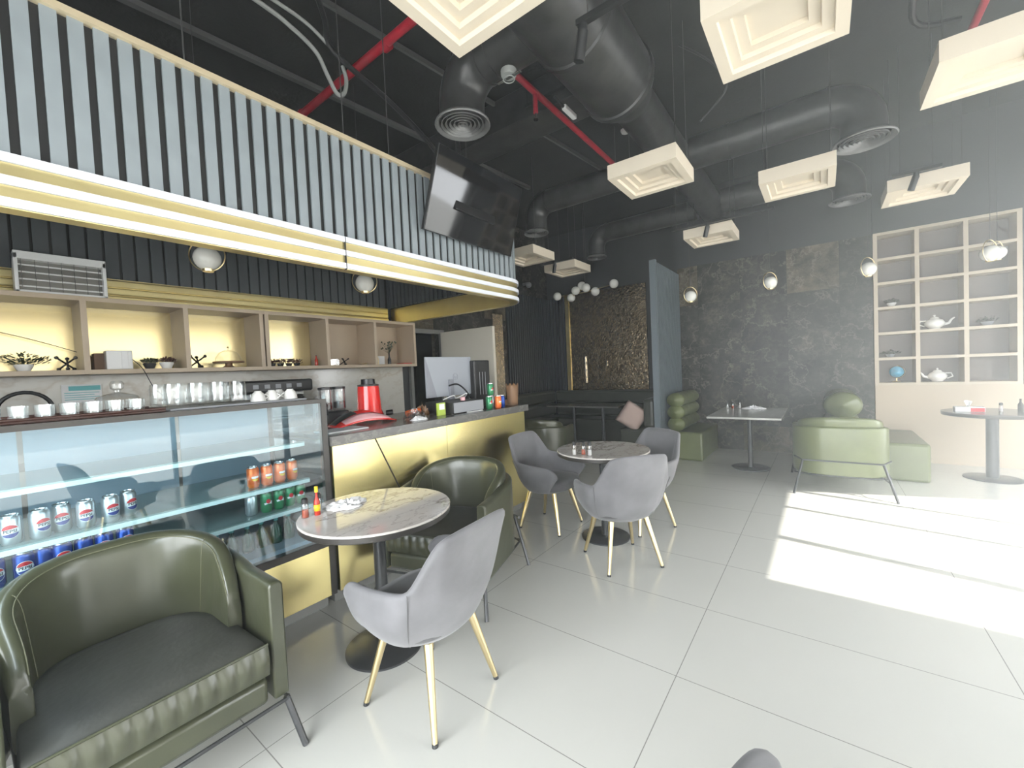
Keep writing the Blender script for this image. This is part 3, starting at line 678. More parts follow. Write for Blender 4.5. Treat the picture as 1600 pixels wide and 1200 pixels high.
# galvanised brackets near the ducts
for x, y, z, lab in ((-1.72, 2.42, 3.50, 'round galvanised junction bracket at the root of the upper left duct arm'), (-0.72, 2.02, 3.55, 'round galvanised junction bracket right of the black track light at the top')):
    r = empty('junction_bracket', (x, y, z), label=lab, cat='bracket', group='galvanised brackets on the ducts')
    MB().lathe([(0.0, 0), (0.05, 0), (0.055, 0.012), (0.055, 0.04), (0, 0.04)], (0, 0, 0), 20).build('box', 'conduit', r, smooth=True)
    MB().box(-0.10, 0.10, -0.012, 0.012, -0.012, -0.002).build('arm', 'alu', r, bevel=0.002)
    MB().tube([(0.04*math.cos(a), 0.04*math.sin(a), -0.02) for a in [2*PI*k/14 for k in range(14)]], 0.004, 6, closed=True).build('wire_loop', 'conduit', r, smooth=True)
    MB().cyl((0, 0, 0.04), (0, 0, CZ - z), 0.005, n=6).build('stem', 'rod', r)
for (x, y, z, lab) in ((-2.06, 3.42, 3.55, 'small white camera-like fitting beside the big duct'),):
    t = empty('ceiling_sensor', (-1.72, 3.30, 3.66), label='white elongated fitting clipped to the left side of the big duct', cat='sensor')
    MB().box(-0.02, 0.02, -0.1, 0.10, -0.02, 0.02).build('body', 'white', t, bevel=0.006)
    MB().cyl((0, -0.1, 0), (-0.03, -0.2, 0.05), 0.012, n=8).build('bracket', 'black', t)
sd = empty('smoke_detector', (-1.62, 4.35, 3.92), label='small round white detector behind the narrow part of the duct', cat='detector')
MB().lathe([(0, -0.03), (0.04, -0.03), (0.05, -0.01), (0.05, 0), (0, 0)], (0, 0, 0), 20).build('housing', 'white', sd, smooth=True)
MB().cyl((0, 0, 0), (0, 0, CZ-3.92), 0.008, n=8).build('stem', 'rod', sd)
wc = empty('security_camera', (-4.78, 7.0, 3.15), label='small dome camera high on the dark alcove wall', cat='camera')
MB().cyl((-0.07, 0, 0.03), (0.05, 0, 0.03), 0.03, n=14).build('bracket', 'greyplastic', wc, smooth=True)
MB().sphere((0.06, 0, 0), 0.06, 16).build('dome', 'greyplastic', wc, smooth=True)

# ================================================================== TELEVISION
tv = empty('television', (-2.38, 2.76, 2.87), label='large black flat television hung tilted above the bar canopy', cat='television')
tb = MB()
cs = [(-2.45, 2.22, 2.57), (-2.45, 3.345, 2.57), (-2.26, 3.315, 3.17), (-2.26, 2.245, 3.17)]
def slab(cs, t, ins=0):
    P = [Vector(c) for c in cs]; n = (P[1]-P[0]).cross(P[3]-P[0]).normalized()
    if n.x < 0: n = -n
    return P, n
P, nrm = slab(cs, 0)
b = MB(); f = [b.bm.verts.new(p) for p in P]; g = [b.bm.verts.new(p - nrm*0.035) for p in P]
b.bm.faces.new(f); b.bm.faces.new(g[::-1])
for i in range(4): b.bm.faces.new((f[i], f[(i+1)%4], g[(i+1)%4], g[i]))
child_world(b.build('casing', 'black', bevel=0.004), tv)
c_ = sum(P, Vector())/4; b = MB(); f = [b.bm.verts.new(c_ + (p - c_)*0.985 + nrm*0.001) for p in P]; g = [b.bm.verts.new(c_ + (p - c_)*0.985 - nrm*0.003) for p in P]
b.bm.faces.new(f); b.bm.faces.new(g[::-1])
for i in range(4): b.bm.faces.new((f[i], f[(i+1)%4], g[(i+1)%4], g[i]))
child_world(b.build('screen', 'screen'), tv)
child_world(MB().cyl((-2.40, 2.60, 2.95), (-2.40, 2.60, CZ), 0.02, n=12).build('ceiling_pole', 'black', smooth=True), tv)
child_world(MB().box(-2.44, -2.36, 2.5, 3.0, 2.78, 2.98).build('mounting_plate', 'black', bevel=0.004), tv)

# ================================================================== CHAIRS
def shell_chair(lab, group='grey velvet shell armchairs'):
    """faces +Y, origin on the floor under its centre"""
    r = empty('velvet_armchair', label=lab, cat='chair', group=group)
    def top(a):      # a: 0 = left tip, 1 = right tip ; returns point on the rim
        s = abs(2*a - 1)                      # 0 back, 1 tips
        sg = 1 if a > 0.5 else -1
        # plan of rim
        if s < 0.30: t = s/0.30; x = 0.212*t; y = -0.315 + 0.012*t*t; z = 0.845 - 0.012*t**3
        elif s < 0.52:
            t = (s-0.30)/0.22; e = t*t*(3-2*t); x = 0.212 + 0.073*e; y = -0.303 + 0.135*t; z = 0.833 - 0.205*e
        else:
            t = (s-0.52)/0.48; x = 0.285 + 0.02*math.sin(PI*t*0.8) - 0.045*t*t; y = -0.168 + 0.42*t; z = 0.628 - 0.035*t - 0.0*t
            if t > 0.8: q = (t-0.8)/0.2; z -= 0.07*q*q; 
        return Vector((sg*x, y, z))
    def bot(a):
        s = abs(2*a - 1); sg = 1 if a > 0.5 else -1
        th = s*PI*0.70
        return Vector((sg*0.205*math.sin(th)**0.85 if th > 0 else 0, -0.175*math.cos(th) + 0.0, 0.355))
    def F(a, v):
        A = bot(a); B = top(a); s = abs(2*a-1)
        p = A.lerp(B, v); bul = math.sin(PI*min(1, v*1.0))*0.5*(1-v)
        d = Vector((B.x, B.y if s < 0.6 else B.y*0.2, 0)); 
        if d.length > 0: d.normalize()
        wide = 0.085*bul + (0.02 if s > 0.5 else 0)*math.sin(PI*v)
        p += d*wide
        return p
    b = MB(); b.grid(F, 37, 9)
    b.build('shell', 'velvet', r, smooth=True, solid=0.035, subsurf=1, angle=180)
    # underside bowl
    b = MB(); b.lathe([(0, 0.325), (0.10, 0.327), (0.17, 0.338), (0.205, 0.36), (0.215, 0.385)], (0, 0, 0), 28, sx=1.02, sy=0.92); b.build('seat_pan', 'velvet', r, smooth=True)
    # seat cushion
    b = MB(); pts = []
    for k in range(32):
        a = 2*PI*k/32; c, s_ = math.cos(a), math.sin(a); e = 0.62
        pts.append((math.copysign(abs(c)**e, c)*0.235, math.copysign(abs(s_)**e, s_)*0.225 + 0.025))
    def ringz(sc_, z): return [b.bm.verts.new((x*sc_, (y-0.025)*sc_+0.025, z)) for x, y in pts]
    rs = [ringz(0.86, 0.37), ringz(0.99, 0.385), ringz(1.0, 0.43), ringz(0.95, 0.455), ringz(0.7, 0.468), ringz(0.3, 0.47)]
    for A, B in zip(rs, rs[1:]):
        for i in range(32): b.bm.faces.new((A[i], A[(i+1)%32], B[(i+1)%32], B[i]))
    b.bm.faces.new(rs[-1]); b.bm.faces.new(rs[0][::-1])
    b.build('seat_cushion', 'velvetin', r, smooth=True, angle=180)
    for sx in (-1, 1):
        for sy in (-1, 1):
            l = MB().cyl((sx*0.135, sy*0.125, 0.345), (sx*0.205, sy*0.205, 0.012), 0.020, 0.0115, 14).build('leg', 'brass', r, smooth=True)
            MB().cyl((sx*0.205, sy*0.205, 0.014), (sx*0.2065, sy*0.2065, 0.0), 0.0125, n=12).build('foot_cap', 'steel', l, smooth=True)
    # seams
    for sg in (-1, 1):
        pts = [F(0.5 + sg*0.245, v/10) for v in range(11)]
        pts = [p + Vector((p.x, p.y, 0)).normalized()*0.019 for p in pts]
        MB().tube(pts, 0.0022, 5).build('seam', 'velvetin', r, smooth=True)
    return r
ch = shell_chair('grey velvet armchair in the foreground with its back turned, at the nearest round table')
ch.location = (-1.45, 1.225, 0); ch.rotation_euler = (0, 0, math.radians(90+4))
clone(ch, (-2.04, 3.23, 0), math.radians(-90), label='grey velvet armchair standing against the brass counter by the second round table')
clone(ch, (-1.225, 2.90, 0), math.radians(50), label='grey velvet armchair with stained back, in front of the second round table')
clone(ch, (-1.34, 3.63, 0), math.radians(180-27), label='grey velvet armchair at the far right side of the second round table')
clone(ch, (0.12, 0.80, 0), math.radians(-8), label='grey velvet armchair of which only an arm tip shows at the bottom edge')

def tub_chair(lab, leather, group='olive leather tub chairs', seat='leatherseat', rear=((-0.415, -0.53), (0.415, -0.53))):
    """faces +Y"""
    r = empty('leather_tub_chair', label=lab, cat='armchair', group=group)
    def U(a, hw, yb, yf, rad):
        """U-shaped plan, a 0..1 from left front to right front"""
        L1 = (yf - (yb + rad)); L2 = PI*rad/2; L3 = 2*(hw - rad); T = 2*L1 + 2*L2 + L3; s = a*T
        if s < L1: return Vector((-hw, yf - s, 0)), Vector((-1, 0, 0))
        s -= L1
        if s < L2: t = s/rad; return Vector((-hw + rad - rad*math.cos(t), yb + rad - rad*math.sin(t), 0)), Vector((-math.cos(t), -math.sin(t), 0))
        s -= L2
        if s < L3: return Vector((-hw + rad + s, yb, 0)), Vector((0, -1, 0))
        s -= L3
        if s < L2: t = s/rad; return Vector((hw - rad + rad*math.sin(t), yb + rad - rad*math.cos(t), 0)), Vector((math.sin(t), -math.cos(t), 0))
        s -= L2; return Vector((hw, yb + rad + s, 0)), Vector((1, 0, 0))
    # outer band
    def outer(u, v):
        p, n = U(u, 0.385, -0.36, 0.35, 0.27); s = abs(2*u-1)
        zt = 0.655 + 0.05*(1 - min(1, s/0.75)**2) ; zb = 0.19
        # closed cross-section, v around it
        k = v*8; w = 0.030
        loop = [(-w, zb), (-w, (zb+zt)/2), (-w, zt-0.015), (-w*0.55, zt), (w*0.55, zt), (w, zt-0.015), (w, (zb+zt)/2), (w, zb), (-w, zb)]
        i = min(int(round(k)), 8); o_, z = loop[i]
        return Vector((p.x + n.x*o_, p.y + n.y*o_, z))
    b = MB(); V = b.grid(outer, 41, 9)
    for e in (V[0], V[-1]):
        try: b.bm.faces.new([e[i] for i in range(8)])
        except Exception: pass
    bmesh.ops.remove_doubles(b.bm, verts=b.bm.verts, dist=1e-5)
    b.build('outer_band', leather, r, smooth=True, bevel=0.008, angle=50)
    # inner back cushion: padded U leaning out, higher at the back, dying away toward the front
    def inner(u, v):
        p, n = U(0.13 + 0.74*u, 0.31, -0.29, 0.33, 0.25); s = abs(2*u-1)
        zt = 0.80 - 0.20*s**2.6; zb = 0.34
        if s > 0.9: zt -= 0.05*((s-0.9)/0.1)**2
        ang = 2*PI*v; cx = 0.0; hw = 0.042*(1 - 0.35*s**6); hh = (zt-zb)/2
        o_ = hw*math.copysign(abs(math.cos(ang))**0.55, math.cos(ang)); z = (zt+zb)/2 + hh*math.copysign(abs(math.sin(ang))**0.35, math.sin(ang))
        o_ += 0.055*((z - zb)/0.46)*(1 - s**3) - 0.0
        return Vector((p.x + n.x*o_, p.y + n.y*o_, z))
    b = MB(); V = b.grid(inner, 41, 25)
    for e in (V[0], V[-1]): b.bm.faces.new(e[:-1])
    bmesh.ops.remove_doubles(b.bm, verts=b.bm.verts, dist=1e-5)
    ic = b.build('back_cushion', leather, r, smooth=True, angle=60)
    MB().tube([inner(0.01 + 0.98*k/40, 0.36) + Vector((0, 0, 0.001)) for k in range(41)], 0.0022, 6).build('piping', 'stitch' if leather == 'leather' else leather, ic, smooth=True)
    for uu in (0.22, 0.78):
        pts = [inner(uu, 0.30 + 0.24*k/8) for k in range(9)]
        c0 = Vector((0, 0, 0.5)); pts = [p - Vector((p.x, p.y, 0)).normalized()*0.001 for p in pts]
        MB().tube(pts, 0.0016, 5).build('stitch_line', 'stitch', ic, smooth=True)
    # seat cushion
    b = MB(); pts = []
    for k in range(15):
        p, n = U(0.12 + 0.76*k/14, 0.335, -0.25, 0.33, 0.24); pts.append((p.x*0.98, min(p.y, 0.33)))
    pts[0] = (pts[0][0], 0.10); pts[-1] = (pts[-1][0], 0.10)
    pts = [(-0.340, 0.345)] + pts + [(0.340, 0.345)] + [(0.34 - 0.68*k/8, 0.355) for k in range(1, 8)]
    N_ = len(pts)
    def rz(s_, z, dy=0): return [b.bm.verts.new((x*s_, (y-0.05)*s_+0.05 + (dy if y > 0.33 else 0), z)) for x, y in pts]
    rs = [rz(0.93, 0.302), rz(0.99, 0.312, 0.005), rz(1.0, 0.36, 0.012), rz(0.99, 0.415, 0.008), rz(0.965, 0.435), rz(0.75, 0.450), rz(0.35, 0.456)]
    for A, B in zip(rs, rs[1:]):
        for i in range(N_): b.bm.faces.new((A[i], A[(i+1)%N_], B[(i+1)%N_], B[i]))
    b.bm.faces.new(rs[-1]); b.bm.faces.new(rs[0][::-1])
    sc_ = b.build('seat_cushion', seat, r, smooth=True, angle=70)
    MB().tube([(-0.335 + 0.67*k/10, 0.362, 0.432) for k in range(11)], 0.005, 6).build('piping', leather, sc_, smooth=True)
    b = MB()
    def front(u, v):
        w_ = 0.012*abs(math.sin(u*PI*11))*math.sin(PI*v) + 0.010*math.sin(PI*v)
        return Vector((-0.335 + 0.67*u, 0.362 + w_, 0.312 + 0.118*v))
    b.grid(front, 67, 6); b.build('front_gusset', leather, sc_, smooth=True, angle=180)
    MB().box(-0.335, 0.335, -0.27, 0.352, 0.195, 0.297).build('base_panel', leather, r, bevel=0.02, smooth=True, angle=30)
    # steel frame
    b = MB(); b.tube([(-0.40, 0.37, 0.185), (0.40, 0.37, 0.185), (0.40, -0.30, 0.185), (0.28, -0.385, 0.185), (-0.28, -0.385, 0.185), (-0.40, -0.30, 0.185)], 0.008, 8, closed=True)
    b.build('frame_bar', 'steel', r, smooth=True)
    for sx in (-1, 1):
        MB().cyl((sx*0.395, 0.36, 0.19), (sx*0.43, 0.43, 0.0), 0.013, n=10).build('leg', 'steel', r, smooth=True)
        fx, fy = rear[0 if sx < 0 else 1]
        MB().cyl((sx*0.33, -0.385, 0.34), (fx, fy, 0.0), 0.012, n=10).build('leg', 'steel', r, smooth=True)
        MB().cyl(((sx*0.33+fx)/2, (-0.385+fy)/2, 0.17), (sx*0.34, -0.33, 0.187), 0.007, n=8).build('brace', 'steel', r, smooth=True)
    MB().tube([(-0.40, -0.30, 0.36), (-0.33, -0.392, 0.34), (0.33, -0.392, 0.34), (0.40, -0.30, 0.36)], 0.009, 8).build('back_bar', 'steel', r, smooth=True)
    return r
ta = tub_chair('olive leather tub chair in the near left corner before the display case', 'leather', rear=((-0.40, -0.37), (0.40, -0.37)))
ta.scale = (0.93, 1, 1); ta.location = (-2.10, 0.352, 0); ta.rotation_euler = (0, 0, math.radians(-90))
tb_ = tub_chair('olive leather tub chair between the nearest round table and the brass counter', 'leather', seat='leatherseat', rear=((-0.46, -0.32), (0.30, -0.36)))
tb_.scale = (0.93, 0.97, 1); tb_.location = (-2.085, 2.04, 0); tb_.rotation_euler = (0, 0, math.radians(180+17)); 
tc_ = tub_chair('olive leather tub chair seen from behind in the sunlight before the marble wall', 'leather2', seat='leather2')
tc_.location = (0.12, 5.83, 0); tc_.rotation_euler = (0, 0, math.radians(3))

# ================================================================== TABLES
def round_table(x, y, r, h, lab, top='tabletop', base=0.20, leg=0.032, edge='caseframe'):
    t = empty('round_table', (x, y, 0), label=lab, cat='table', group='round pedestal tables')
    tp = MB().lathe([(0, h-0.012), (r-0.004, h-0.012), (r, h-0.010), (r, h-0.003), (r-0.003, h), (0, h)], (0, 0, 0), 56).build('tabletop', top, t, smooth=True)
    MB().lathe([(0, h-0.042), (r-0.012, h-0.042), (r-0.003, h-0.036), (r-0.003, h-0.0125), (0, h-0.0125)], (0, 0, 0), 56).build('edge_band', edge, tp, smooth=True)
    MB().cyl((0, 0, 0.012), (0, 0, h-0.042), leg, n=24).build('pedestal', 'steel', t, smooth=True)
    MB().lathe([(0, 0), (base, 0), (base, 0.010), (base-0.005, 0.014), (0.05, 0.018), (0, 0.018)], (0, 0, 0), 44).build('base', 'steel', t, smooth=True)
    MB().lathe([(0, h-0.052), (0.10, h-0.052), (0.10, h-0.043), (0, h-0.043)], (0, 0, 0), 20).build('top_plate', 'steel', t, smooth=True)
    return t
TH = 0.75
round_table(-1.91, 1.30, 0.385, TH, 'nearest round marble-topped pedestal table between the green and grey chairs')
round_table(-1.50, 3.23, 0.385, TH, 'second round marble-topped pedestal table ringed by three grey chairs')
round_table(1.49, 6.82, 0.40, TH, 'round grey pedestal table before the cubby shelf at the right edge', top='stone', leg=0.05, base=0.23)
def rect_table(name, x, y, sx, sy, h, lab, top, posts=((0, 0),), cat='table', base=0.23):
    t = empty(name, (x, y, 0), label=lab, cat=cat)
    MB().box(-sx/2, sx/2, -sy/2, sy/2, h-0.025, h).build('tabletop', top, t, bevel=0.003)
    for px_, py_ in posts:
        MB().cyl((px_, py_, 0.012), (px_, py_, h-0.025), 0.028, n=20).build('pedestal', 'steel', t, smooth=True)
        MB().lathe([(0, 0), (base, 0), (base, 0.010), (base-0.005, 0.014), (0, 0.016)], (px_, py_, 0), 40).build('base', 'steel', t, smooth=True)
    return t
M['greytop'] = mat_white_marble('grey_table_marble', (0.33, 0.33, 0.31), (0.42, 0.42, 0.40), (0.5, 0.49, 0.46), 0.18, 1.5, 0.4)
rect_table('rectangular_table', -0.79, 6.28, 0.80, 1.25, TH, 'rectangular grey pedestal table between the two green benches at the marble wall', 'greytop')
rect_table('rectangular_table', -3.48, 6.95, 1.42, 0.62, TH, 'long dark table on two posts inside the alcove', 'stone', posts=((-0.30, 0), (0.29, 0)))

# ================================================================== BENCHES
M['darkleather'] = mat('black_green_leather', (0.030, 0.033, 0.024), 0.4, nscale=4, nvar=0.15, bump=0.1, bscale=9)
def cushions_x(r, m, x, y0, y1, z0, n, rr, name='back_roll'):
    for k in range(n):
        z = z0 + rr*(0.9 + 1.62*k); L = y1 - y0
        def f(u, v):
            a = 2*PI*u; yy = y0 + L*v; e = 1.0
            d = min(v, 1-v)*L
            if d < rr*0.6: e = math.sqrt(max(0.0, 1 - ((rr*0.6-d)/(rr*0.6))**2))*0.999 + 0.001
            return Vector((x + rr*1.15*e*math.cos(a), yy, z + rr*0.95*e*math.sin(a)*(1+0.02*math.sin(yy*25))))
        b = MB(); 
        b.grid(f, 20, 25, closeu=True); b.build(name, m, r, smooth=True, angle=180)
sl = empty('leather_bench', (-1.70, 6.93, 0), label='green leather bench with rolled back against the slatted screen', cat='bench')
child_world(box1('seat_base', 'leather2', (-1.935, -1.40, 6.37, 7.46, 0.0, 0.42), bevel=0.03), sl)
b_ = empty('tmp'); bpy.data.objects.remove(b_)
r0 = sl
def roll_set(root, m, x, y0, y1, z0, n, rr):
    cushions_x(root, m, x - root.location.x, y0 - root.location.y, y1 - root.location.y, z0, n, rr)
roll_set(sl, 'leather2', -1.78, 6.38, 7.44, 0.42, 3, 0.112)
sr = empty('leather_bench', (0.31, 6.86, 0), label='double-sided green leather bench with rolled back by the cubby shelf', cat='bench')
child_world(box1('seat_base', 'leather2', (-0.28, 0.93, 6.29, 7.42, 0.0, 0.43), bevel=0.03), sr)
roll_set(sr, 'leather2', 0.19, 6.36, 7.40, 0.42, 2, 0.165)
child_world(MB().tube([(0.19 + 0.193*math.cos(a), 6.60, 0.836 + 0.160*math.sin(a)) for a in [2*PI*k/20 for k in range(20)]], 0.008, 6, closed=True).build('seam_band', 'leather', smooth=True), sr)
nb_ = empty('leather_bench', (-3.4, 7.5, 0), label='dark leather bench wrapping round the inside of the alcove', cat='bench')
child_world(box1('seat', 'darkleather', (-4.80, -2.10, 7.30, 7.80, 0.0, 0.44), bevel=0.03), nb_)
child_world(box1('seat', 'darkleather', (-4.80, -4.30, 6.30, 7.28, 0.0, 0.44), bevel=0.03), nb_)
for k in range(2): child_world(box1('back_cushion', 'darkleather', (-4.79, -4.60, 6.32, 7.70, 0.46 + 0.26*k, 0.71 + 0.26*k), bevel=0.05), nb_)
for k in range(2): child_world(box1('back_cushion', 'darkleather', (-4.58, -2.12, 7.62, 7.80, 0.46 + 0.26*k, 0.71 + 0.26*k), bevel=0.05), nb_)
child_world(box1('seat', 'darkleather', (-2.60, -2.06, 6.25, 7.28, 0.0, 0.44), bevel=0.03), nb_)
child_world(box1('back_cushion', 'darkleather', (-2.22, -2.05, 6.26, 7.58, 0.46, 0.92), bevel=0.05), nb_)
cu = MB(); 
def pil(u, v):
    x = (u-0.5)*2; y = (v-0.5)*2; return x, y
for s_ in (1, -1):
    cu.grid(lambda u, v: Vector(((u-0.5)*0.38, s_*0.075*(max(0, 1-(2*u-1)**4)*max(0, 1-(2*v-1)**4))**0.6, (v-0.5)*0.38)), 13, 13)
bmesh.ops.remove_doubles(cu.bm, verts=cu.bm.verts, dist=1e-4)
cu = cu.build('cushion', 'pillow', smooth=True, angle=180); cu.location = (-2.40, 6.30, 0.64); cu.rotation_euler = (0.15, 0.6, math.radians(25))
tag(cu, 'pinkish cushion leaning at the right end of the alcove bench', 'cushion')
ac = tub_chair('dark green leather chair at the far end of the counter', 'leather'); ac.location = (-3.15, 4.75, 0); ac.rotation_euler = (0, 0, math.radians(15))
# ================================================================== DRINK CANS
def bent(name, m, polys, R, e, parent, zc, sc=1.0, ang=0.0):
    """flat outlines (lists of 2-D points) wrapped on a cylinder of radius R, facing +X"""
    b = MB()
    for poly in polys:
        vs = []
        for (u, w) in poly:
            a = u*sc/R + ang; vs.append(b.bm.verts.new(((R+e)*math.cos(a), (R+e)*math.sin(a), zc + w*sc)))
        b.bm.faces.new(vs)
    return b.build(name, m, parent)
def bent_text(name, m, txt, size, R, e, parent, zc, ang=0.0, bold=0.0):
    me = text_mesh(txt, size, bold)
    for v in me.vertices:
        a = v.co.x/R + ang; z = v.co.y; v.co = Vector(((R+e)*math.cos(a), (R+e)*math.sin(a), zc + z))
    me.materials.clear(); me.materials.append(M[m]); o = bpy.data.objects.new(name, me); COL.objects.link(o); o.parent = parent; return o
def disc_cols(r, lo, hi, n=14):
    """strips of a disc between curves lo(u), hi(u) so that it bends smoothly"""
    out = []
    for k in range(n):
        u0 = -r + 2*r*k/n; u1 = -r + 2*r*(k+1)/n
        def lim(u): return math.sqrt(max(0, r*r - u*u))
        q = []
        for u in (u0, u1): c = lim(u); q.append((max(-c, min(c, lo(u))), max(-c, min(c, hi(u)))))
        (l0, h0), (l1, h1) = q
        pts = [(u0, l0), (u1, l1), (u1, h1), (u0, h0)]; cl = []
        for p in pts:
            if not cl or (abs(p[0]-cl[-1][0]) + abs(p[1]-cl[-1][1])) > 1e-6: cl.append(p)
        if len(cl) > 2 and (abs(cl[0][0]-cl[-1][0]) + abs(cl[0][1]-cl[-1][1])) < 1e-6: cl.pop()
        if len(cl) > 2 and (abs(h0-l0) + abs(h1-l1)) > 1e-6: out.append(cl)
    return out
CR, CH = 0.032, 0.122
def can(m, badge, lab, group, cat='can'):
    r = empty('drink_can', label=lab, cat=cat, group=group)
    MB().lathe([(0, 0.004), (0.022, 0.002), (0.025, 0.0), (0.028, 0.006), (CR, 0.014), (CR, CH-0.016), (0.027, CH-0.006)], (0, 0, 0), 24).build('body', m, r, smooth=True)
    l = MB().lathe([(0.027, CH-0.006), (0.0272, CH), (0.0255, CH), (0.0245, CH-0.004), (0, CH-0.004)], (0, 0, 0), 24).build('lid', 'alu', r, smooth=True)
    MB().box(-0.012, 0.006, -0.006, 0.006, CH-0.004, CH-0.0015).build('ring_pull', 'alu', l)
    if badge == 'pepsi':
        z = 0.058; R_ = 0.0285; B_ = 1e9
        bd = bent('badge', 'whitemark', disc_cols(R_, lambda u: -B_, lambda u: B_), CR, 0.0003, r, z)
        bent('badge_top', 'redmark', disc_cols(R_*0.93, lambda u: 0.0095 + 0.12*u, lambda u: B_), CR, 0.0006, bd, z)
        bent('badge_bottom', 'bluemark', disc_cols(R_*0.93, lambda u: -B_, lambda u: -0.0095 + 0.12*u), CR, 0.0006, bd, z)
        bent_text('lettering', 'blackmark', 'PEPSI', 0.0175, CR, 0.0008, bd, z, bold=0.0005)
    elif badge == 'seven':
        z = 0.06
        bd = bent('badge', 'redmark', disc_cols(0.013, lambda u: -1, lambda u: 1), CR, 0.0005, r, z + 0.008)
        bent('badge_swoosh', 'whitemark', disc_cols(0.024, lambda u: -0.006 - 0.3*abs(u), lambda u: 0.004 + 0.2*u), CR, 0.0003, bd, z)
    elif badge == 'orange':
        bent('badge', 'whitemark', disc_cols(0.020, lambda u: -0.006, lambda u: 0.006), CR, 0.0003, r, 0.062)
        bent('badge_band', 'yellow', disc_cols(0.022, lambda u: -0.022, lambda u: -0.010), CR, 0.0003, r, 0.062)
    return r
Z1, Z2, Z3 = 0.665, 0.825, 1.055
ordn = ['first', 'second', 'third', 'fourth', 'fifth', 'sixth', 'seventh', 'eighth']
ga = 'silver cans in the display case'; gb_ = 'blue cans in the display case'
proto = can('silvercan', 'pepsi', 'silver drink can standing first from the left on the middle glass shelf', ga)
ys = [0.02, 0.098, 0.178, 0.245, 0.318, 0.400, 0.468]; an = [10, -6, 22, 0, -4, 12, 26]
for i, (y, a) in enumerate(zip(ys, an)):
    x = -2.705 - (0.035 if i in (3, 6) else 0)
    lab = 'silver drink can with round badge, %s from the left on the middle glass shelf' % ordn[i]
    if i == 0: proto.location = (x, y, Z2); proto.rotation_euler = (0, 0, math.radians(a)); proto['label'] = lab
    else: clone(proto, (x, y, Z2), math.radians(a), label=lab)
pb = can('bluecan', 'pepsi', 'x', gb_)
ys = [0.045, 0.125, 0.235, 0.368, 0.440]; an = [8, 2, 6, -2, 10]
for i, (y, a) in enumerate(zip(ys, an)):
    lab = 'blue drink can with round badge, %s from the left on the lowest glass shelf' % ordn[i]
    if i == 0: pb.location = (-2.69, y, Z1); pb.rotation_euler = (0, 0, math.radians(a)); pb['label'] = lab
    else: clone(pb, (-2.69, y, Z1), math.radians(a), label=lab)
pp = can('bluecan', None, 'plain-sided blue can between badged ones on the lowest glass shelf, nearer the left', gb_); pp.location = (-2.70, 0.182, Z1)
clone(pp, (-2.70, 0.302, Z1), 1, label='plain-sided pale blue can, the right one of two turned away on the lowest shelf')
po = can('orangecan', 'orange', 'orange drink can, leftmost at the right end of the middle glass shelf', 'orange cans in the display case'); po.location = (-2.72, 1.02, Z2)
for i, y in enumerate((1.092, 1.165, 1.24)):
    clone(po, (-2.71, y, Z2), math.radians(10*i), label='orange drink can, %s from the left at the right end of the middle shelf' % ordn[i+1])
pg = can('greencan', 'seven', 'green drink can, leftmost at the right end of the lowest glass shelf', 'green cans in the display case'); pg.location = (-2.70, 1.075, Z1)
for i, y in enumerate((1.145, 1.212, 1.278)):
    clone(pg, (-2.70, y, Z1), math.radians(-6*i), label='green drink can, %s from the left at the right end of the lowest shelf' % ordn[i+1])
ps = can('silvercan', None, 'plain silver can left of the green cans on the lowest glass shelf', ga); ps.location = (-2.72, 1.0, Z1)
bt = empty('water_bottle', (-2.68, 0.72, 0.47), label='small green bottle on the case floor, leftmost in its row', cat='bottle', group='green bottles on the case floor')
MB().lathe([(0, 0), (0.028, 0), (0.03, 0.01), (0.03, 0.08), (0.012, 0.115), (0.012, 0.135), (0, 0.135)], (0, 0, 0), 18).build('bottle_body', 'bottlegreen', bt, smooth=True)
MB().cyl((0, 0, 0.135), (0, 0, 0.150), 0.0135, n=14).build('cap', 'teal', bt, smooth=True)
for i in range(6):
    clone(bt, (-2.68 - 0.01*(i % 2), 0.80 + 0.078*i, 0.47), label='small green bottle on the case floor, %s from the left in its row' % ordn[i+1])

# ================================================================== THINGS ON TOP OF THE CASE
ZT = 1.325
tr = tag(MB().box(-2.88, -2.56, -0.05, 0.60, ZT, ZT+0.012).box(-2.88, -2.86, -0.05, 0.60, ZT+0.012, ZT+0.022).box(-2.58, -2.56, -0.05, 0.60, ZT+0.012, ZT+0.022).build('serving_tray', 'brown', bevel=0.003), 'dark brown tray of small glasses on the display case', 'tray')
tr2 = tag(MB().box(-2.90, -2.58, 0.62, 1.30, ZT, ZT+0.010).build('serving_tray', 'greyplastic', bevel=0.003), 'grey tray of mugs and cups on the display case', 'tray')
tg = empty('tumbler_glass', label='x', cat='glass', group='small glasses on the brown tray')
MB().lathe([(0.026, 0.0), (0.029, 0.058), (0.0275, 0.058), (0.0245, 0.008), (0, 0.006), (0, 0.0), (0.026, 0.0)], (0, 0, 0), 20).build('glass_wall', 'tumbler', tg, smooth=True)
k = 0
for row in range(2):
    for i in range(8):
        x = -2.62 - 0.075*row; y = -0.005 + 0.073*i
        lab = 'small clear glass, %s from the left in the %s row on the brown tray' % (ordn[i], 'front' if row == 0 else 'back')
        if k == 0: tg.location = (x, y, ZT+0.012); tg['label'] = lab
        else: clone(tg, (x, y, ZT+0.012), label=lab)
        k += 1
cd = empty('glass_dome', (-2.80, 0.50, ZT+0.012), label='clear glass dome lid with round knob behind the small glasses', cat='lid')
cd.location = (-2.80, 0.47, ZT+0.070)
MB().lathe([(0.085, 0.0), (0.075, 0.015), (0.03, 0.03), (0.012, 0.036), (0.012, 0.044)], (0, 0, 0), 28).build('lid', 'tumbler', cd, smooth=True)
